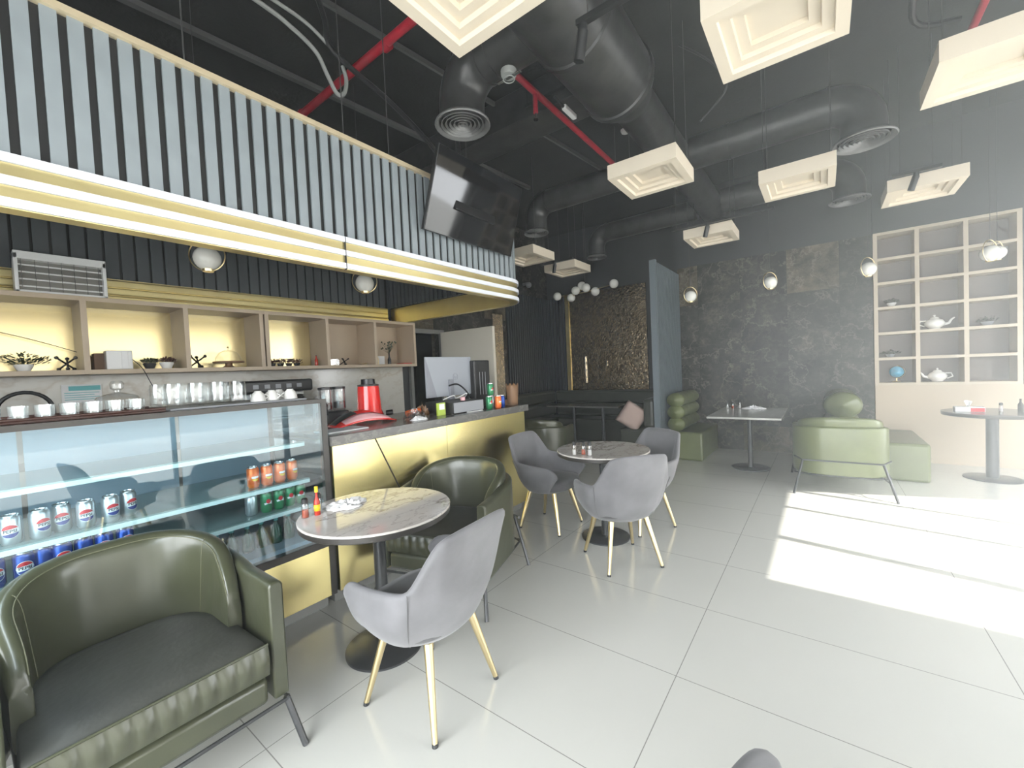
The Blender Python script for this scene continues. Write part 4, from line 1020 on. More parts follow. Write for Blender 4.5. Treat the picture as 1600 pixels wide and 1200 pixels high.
MB().lathe([(0.012, 0.044), (0.026, 0.055), (0.028, 0.078), (0.018, 0.092), (0, 0.093)], (0, 0, 0), 20).build('knob', 'tumbler', cd, smooth=True)
mg = empty('glass_mug', label='x', cat='mug', group='glass mugs on the display case')
MB().lathe([(0.030, 0.0), (0.040, 0.02), (0.041, 0.10), (0.036, 0.125), (0.034, 0.125), (0.038, 0.10), (0.037, 0.022), (0, 0.010)], (0, 0, 0), 22).build('mug_wall', 'tumbler', mg, smooth=True)
MB().tube([(0, 0.040 + 0.026*math.sin(PI*k/10), 0.03 + 0.07*k/10) for k in range(11)], 0.005, 8).build('handle', 'tumbler', mg, smooth=True)
bent_text('print', 'blackmark', 'caf', 0.020, 0.0405, 0.0006, mg, 0.045)
k = 0
for row in range(2):
    for i in range(4):
        x = -2.66 - 0.11*row; y = 0.655 + 0.098*i - 0.03*row
        lab = 'tall clear glass mug, %s from the left in the %s row by the small glasses' % (ordn[i], 'front' if row == 0 else 'back')
        if k == 0: mg.location = (x, y, ZT+0.010); mg['label'] = lab
        else: clone(mg, (x, y, ZT+0.010), math.radians(20*i), label=lab)
        k += 1
cp = empty('coffee_cup', label='x', cat='cup', group='white cups upside down on the display case')
MB().lathe([(0.040, 0.0), (0.039, 0.02), (0.030, 0.045), (0.020, 0.054), (0.018, 0.060), (0, 0.060)], (0, 0, 0), 22).build('cup_body', 'ceramic', cp, smooth=True)
MB().tube([(0, 0.036 + 0.020*math.sin(PI*k/8), 0.012 + 0.026*k/8) for k in range(9)], 0.004, 8).build('handle', 'ceramic', cp, smooth=True)
for i, (x, y) in enumerate(((-2.68, 1.06), (-2.70, 1.145), (-2.78, 1.225), (-2.70, 1.255))):
    lab = 'white cup turned upside down, %s from the left near the right end of the case' % ordn[i]
    if i == 0: cp.location = (x, y, ZT+0.010); cp['label'] = lab
    else: clone(cp, (x, y, ZT+0.010), math.radians(-60*i), label=lab)
tag(MB().lathe([(0, 0), (0.05, 0), (0.055, 0.012), (0.045, 0.03), (0, 0.034)], (-2.80, 1.335, ZT), 24).build('black_lid', 'black', smooth=True), 'black round lid at the right end of the display case top', 'lid')

# ================================================================== WALL SHELF CONTENTS
ZS = 1.60
def plant(x, y, z, n, rad, h, lab, pot='ceramic', leafm='leaf', potr=0.05, poth=0.05, name='potted_plant', seed=1):
    rnd = random.Random(seed); r = empty(name, (x, y, z), label=lab, cat='plant')
    MB().lathe([(0, 0), (potr*0.6, 0), (potr, poth*0.8), (potr*0.98, poth), (potr*0.9, poth), (potr*0.85, poth*0.8), (0, poth*0.8)], (0, 0, 0), 20).build('pot', pot, r, smooth=True)
    b = MB()
    for i in range(n):
        a = rnd.uniform(0, 2*PI); rr = rad*math.sqrt(rnd.random()); zz = poth + rnd.uniform(0, h)*(1 - 0.5*rr/rad)
        c = Vector((rr*math.cos(a), rr*math.sin(a), zz)); d = Vector((math.cos(a), math.sin(a), rnd.uniform(0.1, 1.0))).normalized()*rnd.uniform(0.02, 0.035)
        s_ = d.cross(Vector((0, 0, 1))).normalized()*0.008; t_ = Vector((0, 0, 0.003))
        v = [b.bm.verts.new(p) for p in (c, c + d*0.5 + s_, c + d, c + d*0.5 - s_, c + d*0.5 + t_, c + d*0.5 - t_)]
        for f in ((0,1,4),(1,2,4),(2,3,4),(3,0,4),(1,0,5),(2,1,5),(3,2,5),(0,3,5)): b.bm.faces.new([v[j] for j in f])
    for i in range(9):
        a = rnd.uniform(0, 2*PI); b.cyl((0, 0, poth*0.7), (rad*0.7*math.cos(a), rad*0.7*math.sin(a), poth + h*0.6), 0.0018, n=4)
    b.build('foliage', leafm, r); return r
plant(-4.60, 0.29, ZS, 170, 0.13, 0.09, 'spreading plant in a white bowl, leftmost on the wall shelf', seed=1)
def jacks(x, y, z, lab, m='black', s=1.0):
    r = tag(None or empty('jack_ornament', (x, y, z), label=lab, cat='ornament', group='black crossed ornaments on the wall shelf'))
    b = MB()
    for k, (p, q) in enumerate((((-0.06, -0.04, 0.008), (0.05, 0.05, 0.10)), ((-0.05, 0.05, 0.008), (0.05, -0.06, 0.10)), ((0.055, 0, 0.008), (-0.04, 0.01, 0.095)))):
        p = Vector(p)*s; q = Vector(q)*s; b.cyl(p, q, 0.007*s, n=8)
        for e in (p, q): b.sphere(e, 0.014*s, 8)
    b.build('crossed_rods', m, r, smooth=True); return r
jacks(-4.58, 0.50, ZS+0.006, 'black crossed ornament beside the leftmost plant on the wall shelf', s=0.9)
jacks(-4.58, 1.32, ZS+0.006, 'black crossed ornament left of the cloche on the wall shelf')
jacks(-4.58, 2.78, ZS+0.006, 'small black crossed ornament in a right cubby of the wall shelf', s=0.7)
rb = empty('router_box', (-4.60, 0.80, ZS), label='pale grey box with a white front strip standing in the shelf', cat='box')
MB().box(-0.05, 0.05, -0.085, 0.075, 0, 0.155).build('casing', 'white', rb, bevel=0.008)
MB().box(0.05, 0.058, 0.005, 0.045, 0.004, 0.150).build('front_strip', 'paper', rb, bevel=0.002)
cable('cable', 'black', [(-4.54, 0.87, 1.68), (-4.40, 0.90, 1.60), (-4.36, 0.95, 1.45), (-4.38, 1.02, 1.35), (-4.45, 1.06, 1.25)], 0.003, 'thin black cable dangling from the shelf box to the worktop')
cable('cable', 'black', [(-4.75, -0.1, 1.98), (-4.74, 0.30, 1.86), (-4.72, 0.60, 1.74), (-4.66, 0.75, 1.66)], 0.0025, 'thin cable drooping across the left gold cubbies')
tag(MB().box(-4.72, -4.62, 0.655, 0.725, ZS, ZS+0.135).build('storage_tin', 'cork', bevel=0.004), 'brown tin beside the pale box on the wall shelf', 'tin')
plant(-4.58, 0.985, ZS, 120, 0.045, 0.05, 'small dark potted plant just right of the pale box', pot='matblack', potr=0.045, poth=0.05, seed=3)
plant(-4.56, 1.095, ZS, 110, 0.06, 0.04, 'reddish plant in a white bowl, left of the second shelf divider', leafm='redleaf', potr=0.05, poth=0.055, seed=4)
cl = empty('glass_cloche', (-4.60, 1.58, ZS), label='glass cloche over a wooden board in the third shelf cubby', cat='cloche')
MB().lathe([(0.11, 0.062), (0.105, 0.10), (0.075, 0.145), (0.03, 0.165), (0, 0.168)], (0, 0, 0), 28).build('dome', 'tumbler', cl, smooth=True)
MB().lathe([(0, 0.168), (0.004, 0.17), (0.004, 0.19), (0.012, 0.195), (0, 0.205)], (0, 0, 0), 12).build('knob', 'brass', cl, smooth=True)
MB().lathe([(0, 0.045), (0.13, 0.045), (0.13, 0.06), (0, 0.06)], (0, 0, 0), 28).build('board', 'cork', cl, smooth=True)
MB().lathe([(0, 0), (0.06, 0), (0.03, 0.02), (0.03, 0.045), (0, 0.045)], (0, 0, 0), 20).build('stand', 'cork', cl, smooth=True)
for i in range(4):
    plant(-4.60, 1.975 + 0.085*i, ZS, 70, 0.045, 0.05, 'small dark succulent, %s from the left in the row of four on the shelf' % ordn[i], pot='matblack', leafm='redleaf', potr=0.035, poth=0.035, seed=10+i)['group'] = 'row of small succulents on the wall shelf'
def bottle(x, y, z, h, r_, m, cap, lab, name='bottle', cat='bottle', group=None):
    r = empty(name, (x, y, z), label=lab, cat=cat, group=group)
    MB().lathe([(0, 0), (r_*0.95, 0), (r_, 0.005), (r_, h*0.55), (r_*0.4, h*0.75), (r_*0.36, h*0.92), (0, h*0.92)], (0, 0, 0), 18).build('bottle_body', m, r, smooth=True)
    MB().cyl((0, 0, h*0.92), (0, 0, h), r_*0.42, n=12).build('cap', cap, r, smooth=True); return r
bottle(-4.58, 2.44, ZS, 0.12, 0.018, 'ketchup', 'black', 'slim dark sauce bottle beside the row of succulents on the shelf')
tag(MB().box(-4.66, -4.58, 2.60, 2.72, ZS, ZS+0.075).build('glass_box', 'tumbler'), 'small clear glass box in the fourth shelf cubby', 'box')
bottle(-4.60, 2.585, ZS, 0.13, 0.014, 'tumbler', 'chrome', 'slim clear bottle at the left of the small glass box')
tag(MB().lathe([(0, 0), (0.035, 0), (0.03, 0.018), (0, 0.022)], (-4.55, 3.03, ZS), 16).build('small_bell', 'brass', smooth=True), 'small flat bell right of the crossed ornament on the shelf', 'bell')
bottle(-4.56, 3.235, ZS, 0.13, 0.014, 'brass', 'chrome', 'slim gold bottle in the rightmost shelf cubby')
tag(MB().box(-4.64, -4.60, 3.27, 3.37, ZS, ZS+0.11).build('picture_card', 'paper'), 'small pale card standing behind bottles in the rightmost shelf cubby', 'card')
va = empty('vase', (-4.58, 3.43, ZS), label='dark bottle vase with dried flowers in the rightmost shelf cubby', cat='vase')
MB().lathe([(0, 0), (0.022, 0), (0.024, 0.06), (0.010, 0.10), (0.010, 0.15), (0, 0.15)], (0, 0, 0), 16).build('vase_body', 'black', va, smooth=True)
rnd = random.Random(5); b = MB()
for i in range(26):
    a = rnd.uniform(0, 2*PI); q = Vector((0.10*math.cos(a)*rnd.random(), 0.12*math.sin(a)*rnd.random(), rnd.uniform(0.20, 0.30))); b.cyl((0, 0, 0.14), q, 0.0015, n=4); b.sphere(q, 0.010, 6)
b.build('dried_flowers', 'leaf', va)
tag(MB().box(-4.66, -4.50, 3.60, 3.74, ZS, ZS+0.012).build('red_book', 'redmark', bevel=0.003), 'flat red item at the right end of the wall shelf', 'book')

# heater on the shelf
ht = empty('wall_heater', (-4.52, 0.51, 2.157), label='white quartz heater with bar grille standing on the wall shelf', cat='heater')
MB().box(-0.12, 0.03, -0.235, -0.215, 0.0, 0.275).box(-0.12, 0.03, 0.215, 0.235, 0.0, 0.275).box(-0.12, 0.03, -0.235, 0.235, 0.235, 0.29).box(-0.12, 0.03, -0.235, 0.235, 0.0, 0.018).box(-0.12, -0.10, -0.235, 0.235, 0.0, 0.28).build('housing', 'white', ht, bevel=0.003)
MB().box(-0.10, -0.03, -0.215, 0.215, 0.02, 0.235).build('reflector', 'heatelem', ht)
for k in range(4): MB().cyl((-0.005, -0.215, 0.05 + 0.05*k), (-0.005, 0.215, 0.05 + 0.05*k), 0.006, n=10).build('heating_tube', 'white', ht, smooth=True)
b = MB()
for k in range(7): b.cyl((0.025, -0.20 + 0.065*k, 0.018), (0.025, -0.20 + 0.065*k, 0.236), 0.0015, n=5)
b.build('guard_wires', 'chrome', ht)

# ================================================================== BACK COUNTER THINGS
fc = empty('tap', (-4.42, 0.40, 0.92), label='black arched tap at the left behind the glasses', cat='tap')
MB().tube([(0, 0, 0), (0, 0, 0.40)] + [(0, -0.13 + 0.13*math.cos(a), 0.40 + 0.13*math.sin(a)) for a in [PI*k/12 for k in range(1, 13)]] + [(0, -0.26, 0.36)], 0.013, 12).build('spout', 'black', fc, smooth=True)
MB().cyl((0, 0, 0), (0, 0, 0.05), 0.026, n=16).build('base', 'black', fc, smooth=True)
nt_ = empty('wall_notice', (-4.815, 0.60, 1.42), label='small white and teal notice on the white backsplash', cat='sign')
MB().box(-0.008, 0.0, -0.115, 0.115, -0.075, 0.075).build('sheet', 'paper', nt_)
MB().box(0.0, 0.002, -0.075, 0.108, 0.025, 0.062).build('title_band', 'teal', nt_)
b = MB()
for k in range(4): b.box(0.0, 0.0015, -0.10, 0.10 - 0.03*(k % 2), 0.005 - 0.018*k, 0.010 - 0.018*k)
b.build('print_lines', 'teal', nt_)
em = empty('espresso_machine', (-4.42, 1.85, 0.92), label='silver and black espresso machine behind the glass mugs', cat='coffee machine')
MB().box(-0.20, 0.18, -0.34, 0.34, 0.0, 0.16).build('base', 'alu', em, bevel=0.01)
MB().box(-0.20, 0.02, -0.34, 0.34, 0.16, 0.42).build('body', 'alu', em, bevel=0.01)
MB().box(-0.20, 0.20, -0.35, 0.35, 0.42, 0.54).build('top', 'black', em, bevel=0.02)
for y in (-0.17, 0.17):
    g = MB().cyl((0.10, y, 0.42), (0.10, y, 0.33), 0.04, n=18).build('group_head', 'chrome', em, smooth=True)
    MB().cyl((0.12, y, 0.335), (0.26, y, 0.32), 0.012, n=10).build('filter_handle', 'brown', g, smooth=True)
for k in range(5): MB().box(0.20, 0.204, -0.22 + 0.10*k, -0.17 + 0.10*k, 0.46, 0.50).build('button', 'greyplastic', em, bevel=0.002)
kt = empty('water_urn', (-4.45, 2.40, 0.92), label='white cylindrical urn standing on the back worktop right of the cups', cat='urn')
MB().lathe([(0, 0), (0.09, 0), (0.095, 0.02), (0.09, 0.30), (0.05, 0.34), (0.02, 0.35), (0, 0.36)], (0, 0, 0), 24).build('body', 'ceramic', kt, smooth=True)
MB().tube([(0.02, 0.09, 0.08), (0.02, 0.15, 0.12), (0.02, 0.15, 0.22), (0.02, 0.09, 0.26)], 0.008, 8).build('handle', 'ceramic', kt, smooth=True)

# ================================================================== COUNTER THINGS
ZC = 1.085
jm = empty('juicer', (-3.10, 2.09, ZC), label='glossy red juicer with black lid on the counter', cat='juicer')
MB().lathe([(0, 0.02), (0.115, 0.02), (0.118, 0.03), (0.100, 0.08), (0.088, 0.27), (0.086, 0.285), (0, 0.285)], (0, 0, 0), 32).build('body', 'red', jm, smooth=True)
MB().lathe([(0, 0.285), (0.088, 0.285), (0.088, 0.298), (0.058, 0.302), (0.056, 0.345), (0, 0.348)], (0, 0, 0), 28).build('lid', 'black', jm, smooth=True)
MB().cyl((0.02, 0.15, 0.04), (0.05, 0.20, 0.045), 0.022, n=14).build('spout', 'black', jm, smooth=True)
rt = empty('arched_stand', (-2.86, 1.86, ZC), label='arched red and black plastic drip stand before the red juicer', cat='stand')
def arch(u, v):
    a = -0.24 + 0.50*u; z = 0.10*math.cos(PI*(u-0.5))**0.8 if 0 < u < 1 else 0.0
    return Vector((-0.09 + 0.17*v**0.7, a, z*(1 - 0.75*v*v) + 0.004))
b = MB(); b.grid(arch, 27, 7); b.build('arched_cover', 'red', rt, smooth=True, solid=0.008, angle=180)
b = MB(); b.grid(lambda u, v: arch(0.10 + 0.8*u, 0.55 + 0.4*v) + Vector((0.004, 0, 0.007)), 21, 4); b.build('pale_panel', 'pink', rt, smooth=True, solid=0.003, angle=180)
b = MB(); b.grid(lambda u, v: arch(0.02 + 0.35*u, 0.05 + 0.45*v) + Vector((0, 0, 0.007)), 12, 4); b.build('black_panel', 'black', rt, smooth=True, solid=0.003, angle=180)
gr = empty('coffee_grinder', (-3.20, 1.80, ZC), label='coffee grinder with clear hoppers left of the red juicer', cat='grinder')
for dy, nm in ((-0.04, 'hopper'), (0.075, 'hopper')):
    hp = MB().lathe([(0.045, 0.10), (0.052, 0.12), (0.052, 0.275), (0.050, 0.275), (0.050, 0.12)], (0, dy, 0), 22).build('hopper', 'clear', gr, smooth=True)
    MB().lathe([(0, 0.275), (0.054, 0.275), (0.054, 0.295), (0, 0.298)], (0, dy, 0), 22).build('hopper_lid', 'black', hp, smooth=True)
    MB().lathe([(0, 0.12), (0.047, 0.12), (0.047, 0.17), (0, 0.175)], (0, dy, 0), 20).build('beans', 'brown', hp, smooth=True)
MB().box(-0.06, 0.06, -0.10, 0.13, 0.0, 0.10).build('grinder_body', 'black', gr, bevel=0.015)
MB().cyl((0.05, -0.06, 0.08), (0.12, -0.11, 0.15), 0.012, n=10).build('lever', 'black', gr, smooth=True)
MB().sphere((0.13, -0.12, 0.16), 0.022, 12).build('lever_knob', 'black', gr, smooth=True)
tag(MB().box(-2.80, -2.60, 1.44, 1.74, ZC, ZC+0.008).build('paper_sheets', 'paper', bevel=0.002), 'white paper sheets lying at the left end of the counter', 'paper')
def crumple(name, m, c, r_, lab, cat, sx=1, sy=1, sz=0.4, seed=0):
    rnd = random.Random(seed); b = MB(); V = []
    b.grid(lambda u, v: Vector((0, 0, 0)), 2, 2); b.bm.clear()
    nu, nv = 34, 14; ph = [rnd.uniform(0, 6.28) for _ in range(8)]
    def f(u, v):
        a = 2*PI*u; t = PI/2*v; k = 1 + 0.16*math.sin(3*a+ph[0]) + 0.10*math.sin(5*a+ph[1]+4*t) + 0.09*math.sin(9*a+ph[2]+7*t)
        return Vector((c[0] + r_*sx*k*math.cos(a)*math.cos(t*0.98), c[1] + r_*sy*k*math.sin(a)*math.cos(t*0.98), c[2] + 0.001 + r_*sz*k*math.sin(t)*(1 + 0.35*math.sin(7*a+5*t+ph[3]) + 0.25*math.sin(11*a-9*t+ph[4]))))
    b.grid(f, nu, nv, closeu=True); return tag(b.build(name, m, smooth=True, angle=30), lab, cat)
crumple('plastic_bag', 'clear', (-2.66, 2.22, ZC), 0.085, 'crumpled clear bag on the counter edge right of the juicer', 'bag', sz=0.6, seed=1)
crumple('cloth', 'paper', (-2.60, 2.20, ZC), 0.05, 'crumpled white tissue beside the clear bag on the counter', 'tissue', sy=1.4, seed=2)
crumple('bread_roll', 'cork', (-2.86, 2.46, ZC), 0.06, 'brown crumpled paper bag between the clear bag and the dark box', 'bag', sz=1.0, seed=3)
tag(MB().tube([(-2.88, 2.30, ZC+0.03), (-2.86, 2.36, ZC+0.04), (-2.84, 2.42, ZC+0.045)], 0.026, 12).build('orange_tube', 'orangecan', smooth=True), 'short orange-red roll on the counter behind the clear bag', 'roll')
o = empty('lime_packet', (-2.66, 2.50, ZC), label='lime green and white packet leaning by the dark counter box', cat='packet')
MB().box(-0.012, 0.012, -0.045, 0.045, 0.0, 0.11).build('packet', 'lime', o, bevel=0.004); MB().box(0.012, 0.014, -0.03, 0.03, 0.05, 0.10).build('label_patch', 'paper', o)
bx = empty('cash_drawer', (-2.76, 2.78, ZC), label='dark grey drawer box under the monitor on the counter', cat='cash drawer')
MB().box(-0.20, 0.16, -0.19, 0.21, 0.004, 0.105).build('housing', 'matblack', bx, bevel=0.006)
MB().box(0.16, 0.17, -0.185, 0.205, 0.008, 0.10).build('front', 'greyplastic', bx, bevel=0.003)
MB().box(-0.18, 0.14, -0.17, 0.19, 0.0, 0.004).build('feet', 'black', bx)
mo = empty('monitor', (-2.97, 2.95, ZC+0.105), label='silver-backed desktop monitor on the counter facing the staff', cat='monitor')
mo.location = (-2.99, 2.95, ZC)
MB().box(-0.012, 0.010, -0.315, 0.315, 0.135, 0.525).build('screen_shell', 'monitor', mo, bevel=0.006)
MB().box(-0.016, -0.012, -0.305, 0.305, 0.145, 0.515).build('screen', 'screen', mo)
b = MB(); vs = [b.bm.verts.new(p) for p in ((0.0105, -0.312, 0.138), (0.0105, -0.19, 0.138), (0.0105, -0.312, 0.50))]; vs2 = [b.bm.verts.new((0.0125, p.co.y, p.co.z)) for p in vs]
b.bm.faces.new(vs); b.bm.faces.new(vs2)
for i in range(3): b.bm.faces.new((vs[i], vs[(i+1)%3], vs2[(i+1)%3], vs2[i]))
b.build('darker_corner', 'monitor2', mo)  # corner triangle in the darker plastic grey
MB().box(-0.02, 0.03, -0.03, 0.03, 0.012, 0.30).build('stand_neck', 'monitor2', mo, bevel=0.004)
MB().box(-0.10, 0.02, -0.14, 0.14, 0.0, 0.012).build('stand_foot', 'monitor2', mo, bevel=0.004)
lg = MB().tube([(0.0115, 0.07 + 0.032*math.cos(a), 0.325 + 0.032*math.sin(a)) for a in [2*PI*k/28 for k in range(28)]], 0.0018, 6, closed=True).build('logo_ring', 'monitor2', mo)
me = text_mesh('hp', 0.045, 0.0)
for v in me.vertices: v.co = Vector((0.0115, v.co.x + v.co.y*0.25 + 0.07, v.co.y + 0.322))
me.materials.append(M['monitor2']); lo_ = bpy.data.objects.new('logo_letters', me); COL.objects.link(lo_); lo_.parent = lg
pc = empty('computer_tower', (-2.98, 3.37, ZC), label='black computer tower standing right of the monitor', cat='computer')
MB().box(-0.10, 0.06, -0.125, 0.125, 0.0, 0.485).build('case', 'black', pc, bevel=0.012)
b = MB()
for y in (-0.045, 0.0, 0.045): b.box(0.058, 0.0625, y-0.003, y+0.003, 0.12, 0.36)
b.build('vent_slots', 'greyplastic', pc)
cable('cable', 'white', [(-2.86, 2.72, ZC+0.115), (-2.80, 2.80, ZC+0.15), (-2.84, 2.88, ZC+0.12), (-2.78, 2.96, ZC+0.16), (-2.86, 3.02, ZC+0.12)], 0.005, 'tangled white cable on the dark drawer box below the monitor')
cable('cable', 'black', [(-2.92, 2.86, ZC+0.24), (-2.86, 2.93, ZC+0.25), (-2.82, 3.02, ZC+0.16), (-2.84, 3.10, ZC+0.05)], 0.008, 'black cable curving from the monitor back')
cr_ = MB().lathe([(0, 0), (0.022, 0), (0.022, 0.03), (0, 0.03)], (-2.68, 2.80, ZC+0.105), 16).build('tape_roll', 'pink', smooth=True); tag(cr_, 'small pink roll on top of the dark counter box', 'tape')
tag(MB().box(-2.60, -2.57, 2.76, 2.95, ZC, ZC+0.006).build('pen', 'paper'), 'white pen lying on the counter before the dark box', 'pen')
def at_can(m, badge, x, y, z, lab):
    c = can(m, badge, lab, 'cans at the end of the counter'); c.location = (x, y, z); return c
at_can('greencan', 'seven', -2.60, 3.08, ZC, 'green can standing on the counter right of the dark box')
at_can('orangecan', 'orange', -2.56, 3.17, ZC, 'orange can between the green and blue cans on the counter')
at_can('bluecan', None, -2.58, 3.255, ZC, 'blue can at the right of the three on the counter')
at_can('greencan', 'seven', -2.66, 3.18, ZC+0.122, 'green can stacked above the others on the counter end')
at_can('silvercan', None, -2.66, 3.18, ZC, 'silver can under the stacked green one on the counter')
cw = empty('paper_bag', (-2.62, 3.49, ZC), label='brown open paper bag with cut rim at the counter end', cat='bag')
b = MB()
def bagf(u, v):
    a = 2*PI*u; k = 0.055 + 0.012*v; e = 0.75; c, s_ = math.cos(a), math.sin(a)
    z = 0.20*v + (0.028*abs(math.sin(4*a)) if v > 0.95 else 0)
    return Vector((math.copysign(abs(c)**e, c)*k*0.8, math.copysign(abs(s_)**e, s_)*k, z))
b.grid(bagf, 32, 6, closeu=True); b.build('bag_wall', 'cork', cw, smooth=True, solid=0.003)
wt = empty('wooden_tray', (-2.74, 3.40, ZC), label='low wooden box with a white knob at the counter end', cat='box')
MB().box(-0.05, 0.09, -0.09, 0.09, 0.0, 0.055).build('box_body', 'cork', wt, bevel=0.003)
MB().lathe([(0, 0.055), (0.010, 0.055), (0.008, 0.085), (0.015, 0.09), (0.015, 0.10), (0, 0.102)], (0, -0.04, 0), 14).build('knob', 'ceramic', wt, smooth=True)

# ================================================================== TABLE THINGS
def shaker(x, y, z, fill, lab, group='glass shakers on the tables', h=0.10):
    r = empty('shaker', (x, y, z), label=lab, cat='shaker', group=group)
    MB().lathe([(0, 0.001), (0.018, 0.001), (0.019, 0.004), (0.017, h*0.6), (0.014, h*0.72), (0, h*0.72)], (0, 0, 0), 16).build('jar', 'clear', r, smooth=True)
    MB().lathe([(0, 0.003), (0.015, 0.003), (0.014, h*0.4), (0, h*0.4)], (0, 0, 0), 14).build('filling', fill, r, smooth=True)
    MB().lathe([(0, h*0.72), (0.0155, h*0.72), (0.015, h*0.95), (0.010, h), (0, h)], (0, 0, 0), 16).build('cap', 'black' if fill != 'alu' else 'alu', r, smooth=True)
    return r
kb = empty('hot_sauce_bottle', (-2.10, 1.075, TH), label='small red hot sauce bottle with yellow cap on the nearest table', cat='bottle')
MB().lathe([(0, 0), (0.014, 0), (0.0145, 0.004), (0.0145, 0.07), (0.006, 0.095), (0.006, 0.12), (0, 0.12)], (0, 0, 0), 16).build('bottle_body', 'ketchup', kb, smooth=True)
MB().cyl((0, 0, 0.118), (0, 0, 0.148), 0.0085, n=12).build('cap', 'yellow', kb, smooth=True)
MB().lathe([(0.0150, 0.022), (0.0150, 0.055)], (0, 0, 0), 16).build('label_band', 'yellow', kb, smooth=True, solid=0.0006)
shaker(-2.115, 1.020, TH, 'paprika', 'black-capped paprika shaker left of the hot sauce on the nearest table')
shaker(-2.145, 1.105, TH, 'salt', 'black-capped salt shaker behind the hot sauce on the nearest table')
crumple('napkins', 'paper', (-2.10, 1.24, TH), 0.075, 'crumpled white napkins on the nearest table', 'napkin', sy=1.5, sz=0.30, seed=7)
shaker(-1.60, 2.92, TH, 'salt', 'left black-capped shaker on the second round table', h=0.11)
shaker(-1.54, 2.96, TH, 'paprika', 'middle black-capped shaker on the second round table')
shaker(-1.48, 2.95, TH, 'salt', 'right black-capped shaker on the second round table', h=0.11)
for i, (dx, hh) in enumerate(((-0.12, 0.10), (-0.05, 0.10), (0.04, 0.12))):
    shaker(-1.00 + dx, 6.70, TH, 'salt' if i != 1 else 'paprika', '%s shaker of three on the grey rectangular table' % ('left', 'middle', 'right')[i], h=hh)
crumple('napkins', 'paper', (-0.78, 6.68, TH), 0.09, 'flat white napkins beside the shakers on the grey rectangular table', 'napkin', sx=1.4, sz=0.3, seed=9)
tb2 = empty('tissue_box', (1.33, 6.78, TH), label='white and red tissue box with a tissue sticking out on the right round table', cat='tissue box')
MB().box(-0.14, 0.09, -0.055, 0.055, 0.001, 0.055).build('carton', 'paper', tb2, bevel=0.002)
MB().box(0.09, 0.092, -0.05, 0.05, 0.004, 0.052).box(-0.02, 0.085, -0.058, -0.055, 0.004, 0.045).build('red_print', 'redmark', tb2)
b = MB(); b.grid(lambda u, v: Vector((-0.03 + 0.05*(u-0.5)*(0.3+v), 0.012*math.sin(5*u), 0.055 + 0.075*v*(1-0.3*abs(u-0.4)))), 9, 5); b.build('tissue', 'paper', tb2, smooth=True, solid=0.002)
shaker(1.55, 6.80, TH, 'salt', 'metal-capped shaker on the right round table')
bottle(1.70, 6.84, TH, 0.14, 0.022, 'black', 'black', 'dark bottle at the right edge on the right round table')

# ================================================================== CUBBY CONTENTS (y in front of the back panel)
YC = 7.62
plant(0.76, YC, 2.072, 70, 0.075, 0.055, 'dark plant in a white bowl high in the left column of cubbies', potr=0.05, poth=0.05, seed=21)
plant(0.74, YC, 1.392, 90, 0.10, 0.05, 'dark spreading plant in the second cubby from the bottom left', pot='greyplastic', potr=0.05, poth=0.04, seed=22)
gl = empty('desk_globe', (0.80, YC, 1.052), label='small blue desk globe in the bottom left cubby', cat='globe')
MB().lathe([(0, 0), (0.045, 0), (0.04, 0.01), (0.008, 0.015), (0.006, 0.05), (0, 0.05)], (0, 0, 0), 18).build('stand', 'brass', gl, smooth=True)
MB().sphere((0, 0, 0.135), 0.075, 24).build('ball', 'globeblue', gl, smooth=True)
MB().tube([(0.085*math.sin(a), 0, 0.135 - 0.085*math.cos(a)) for a in [PI*k/14 for k in range(15)]], 0.004, 6).build('meridian', 'brass', gl, smooth=True)
def teapot(x, z, lab, rz=0, s=1.0, m='ceramic'):
    r = empty('teapot', (x, YC, z), rz, label=lab, cat='teapot', group='teapots in the cubby shelf'); 
    MB().lathe([(0, 0), (0.05*s, 0), (0.05*s, 0.008), (0.085*s, 0.04*s), (0.09*s, 0.07*s), (0.07*s, 0.105*s), (0.04*s, 0.12*s), (0, 0.122*s)], (0, 0, 0), 24).build('pot_body', m, r, smooth=True)
    l = MB().lathe([(0.045*s, 0.118*s), (0.035*s, 0.135*s), (0.008*s, 0.145*s), (0.008*s, 0.152*s), (0.014*s, 0.16*s), (0, 0.17*s)], (0, 0, 0), 20).build('lid', m, r, smooth=True)
    MB().tube([(0.075*s, 0, 0.05*s), (0.12*s, 0, 0.06*s), (0.14*s, 0, 0.10*s), (0.165*s, 0, 0.12*s)], [0.02*s, 0.015*s, 0.011*s, 0.009*s], 10).build('spout', m, r, smooth=True)
    MB().tube([(-0.07*s, 0, 0.10*s), (-0.12*s, 0, 0.10*s), (-0.135*s, 0, 0.06*s), (-0.085*s, 0, 0.035*s)], 0.008*s, 8).build('handle', m, r, smooth=True)
    return r
teapot(1.17, 1.732, 'pale ornate teapot in the middle column, third cubby from the bottom', s=1.1)
teapot(1.19, 1.052, 'white patterned teapot in the bottom middle cubby', rz=PI, s=1.05)
plant(1.63, YC, 1.732, 60, 0.08, 0.07, 'grey bowl plant in the right column, third cubby from the bottom', pot='greyplastic', potr=0.055, poth=0.045, seed=23)

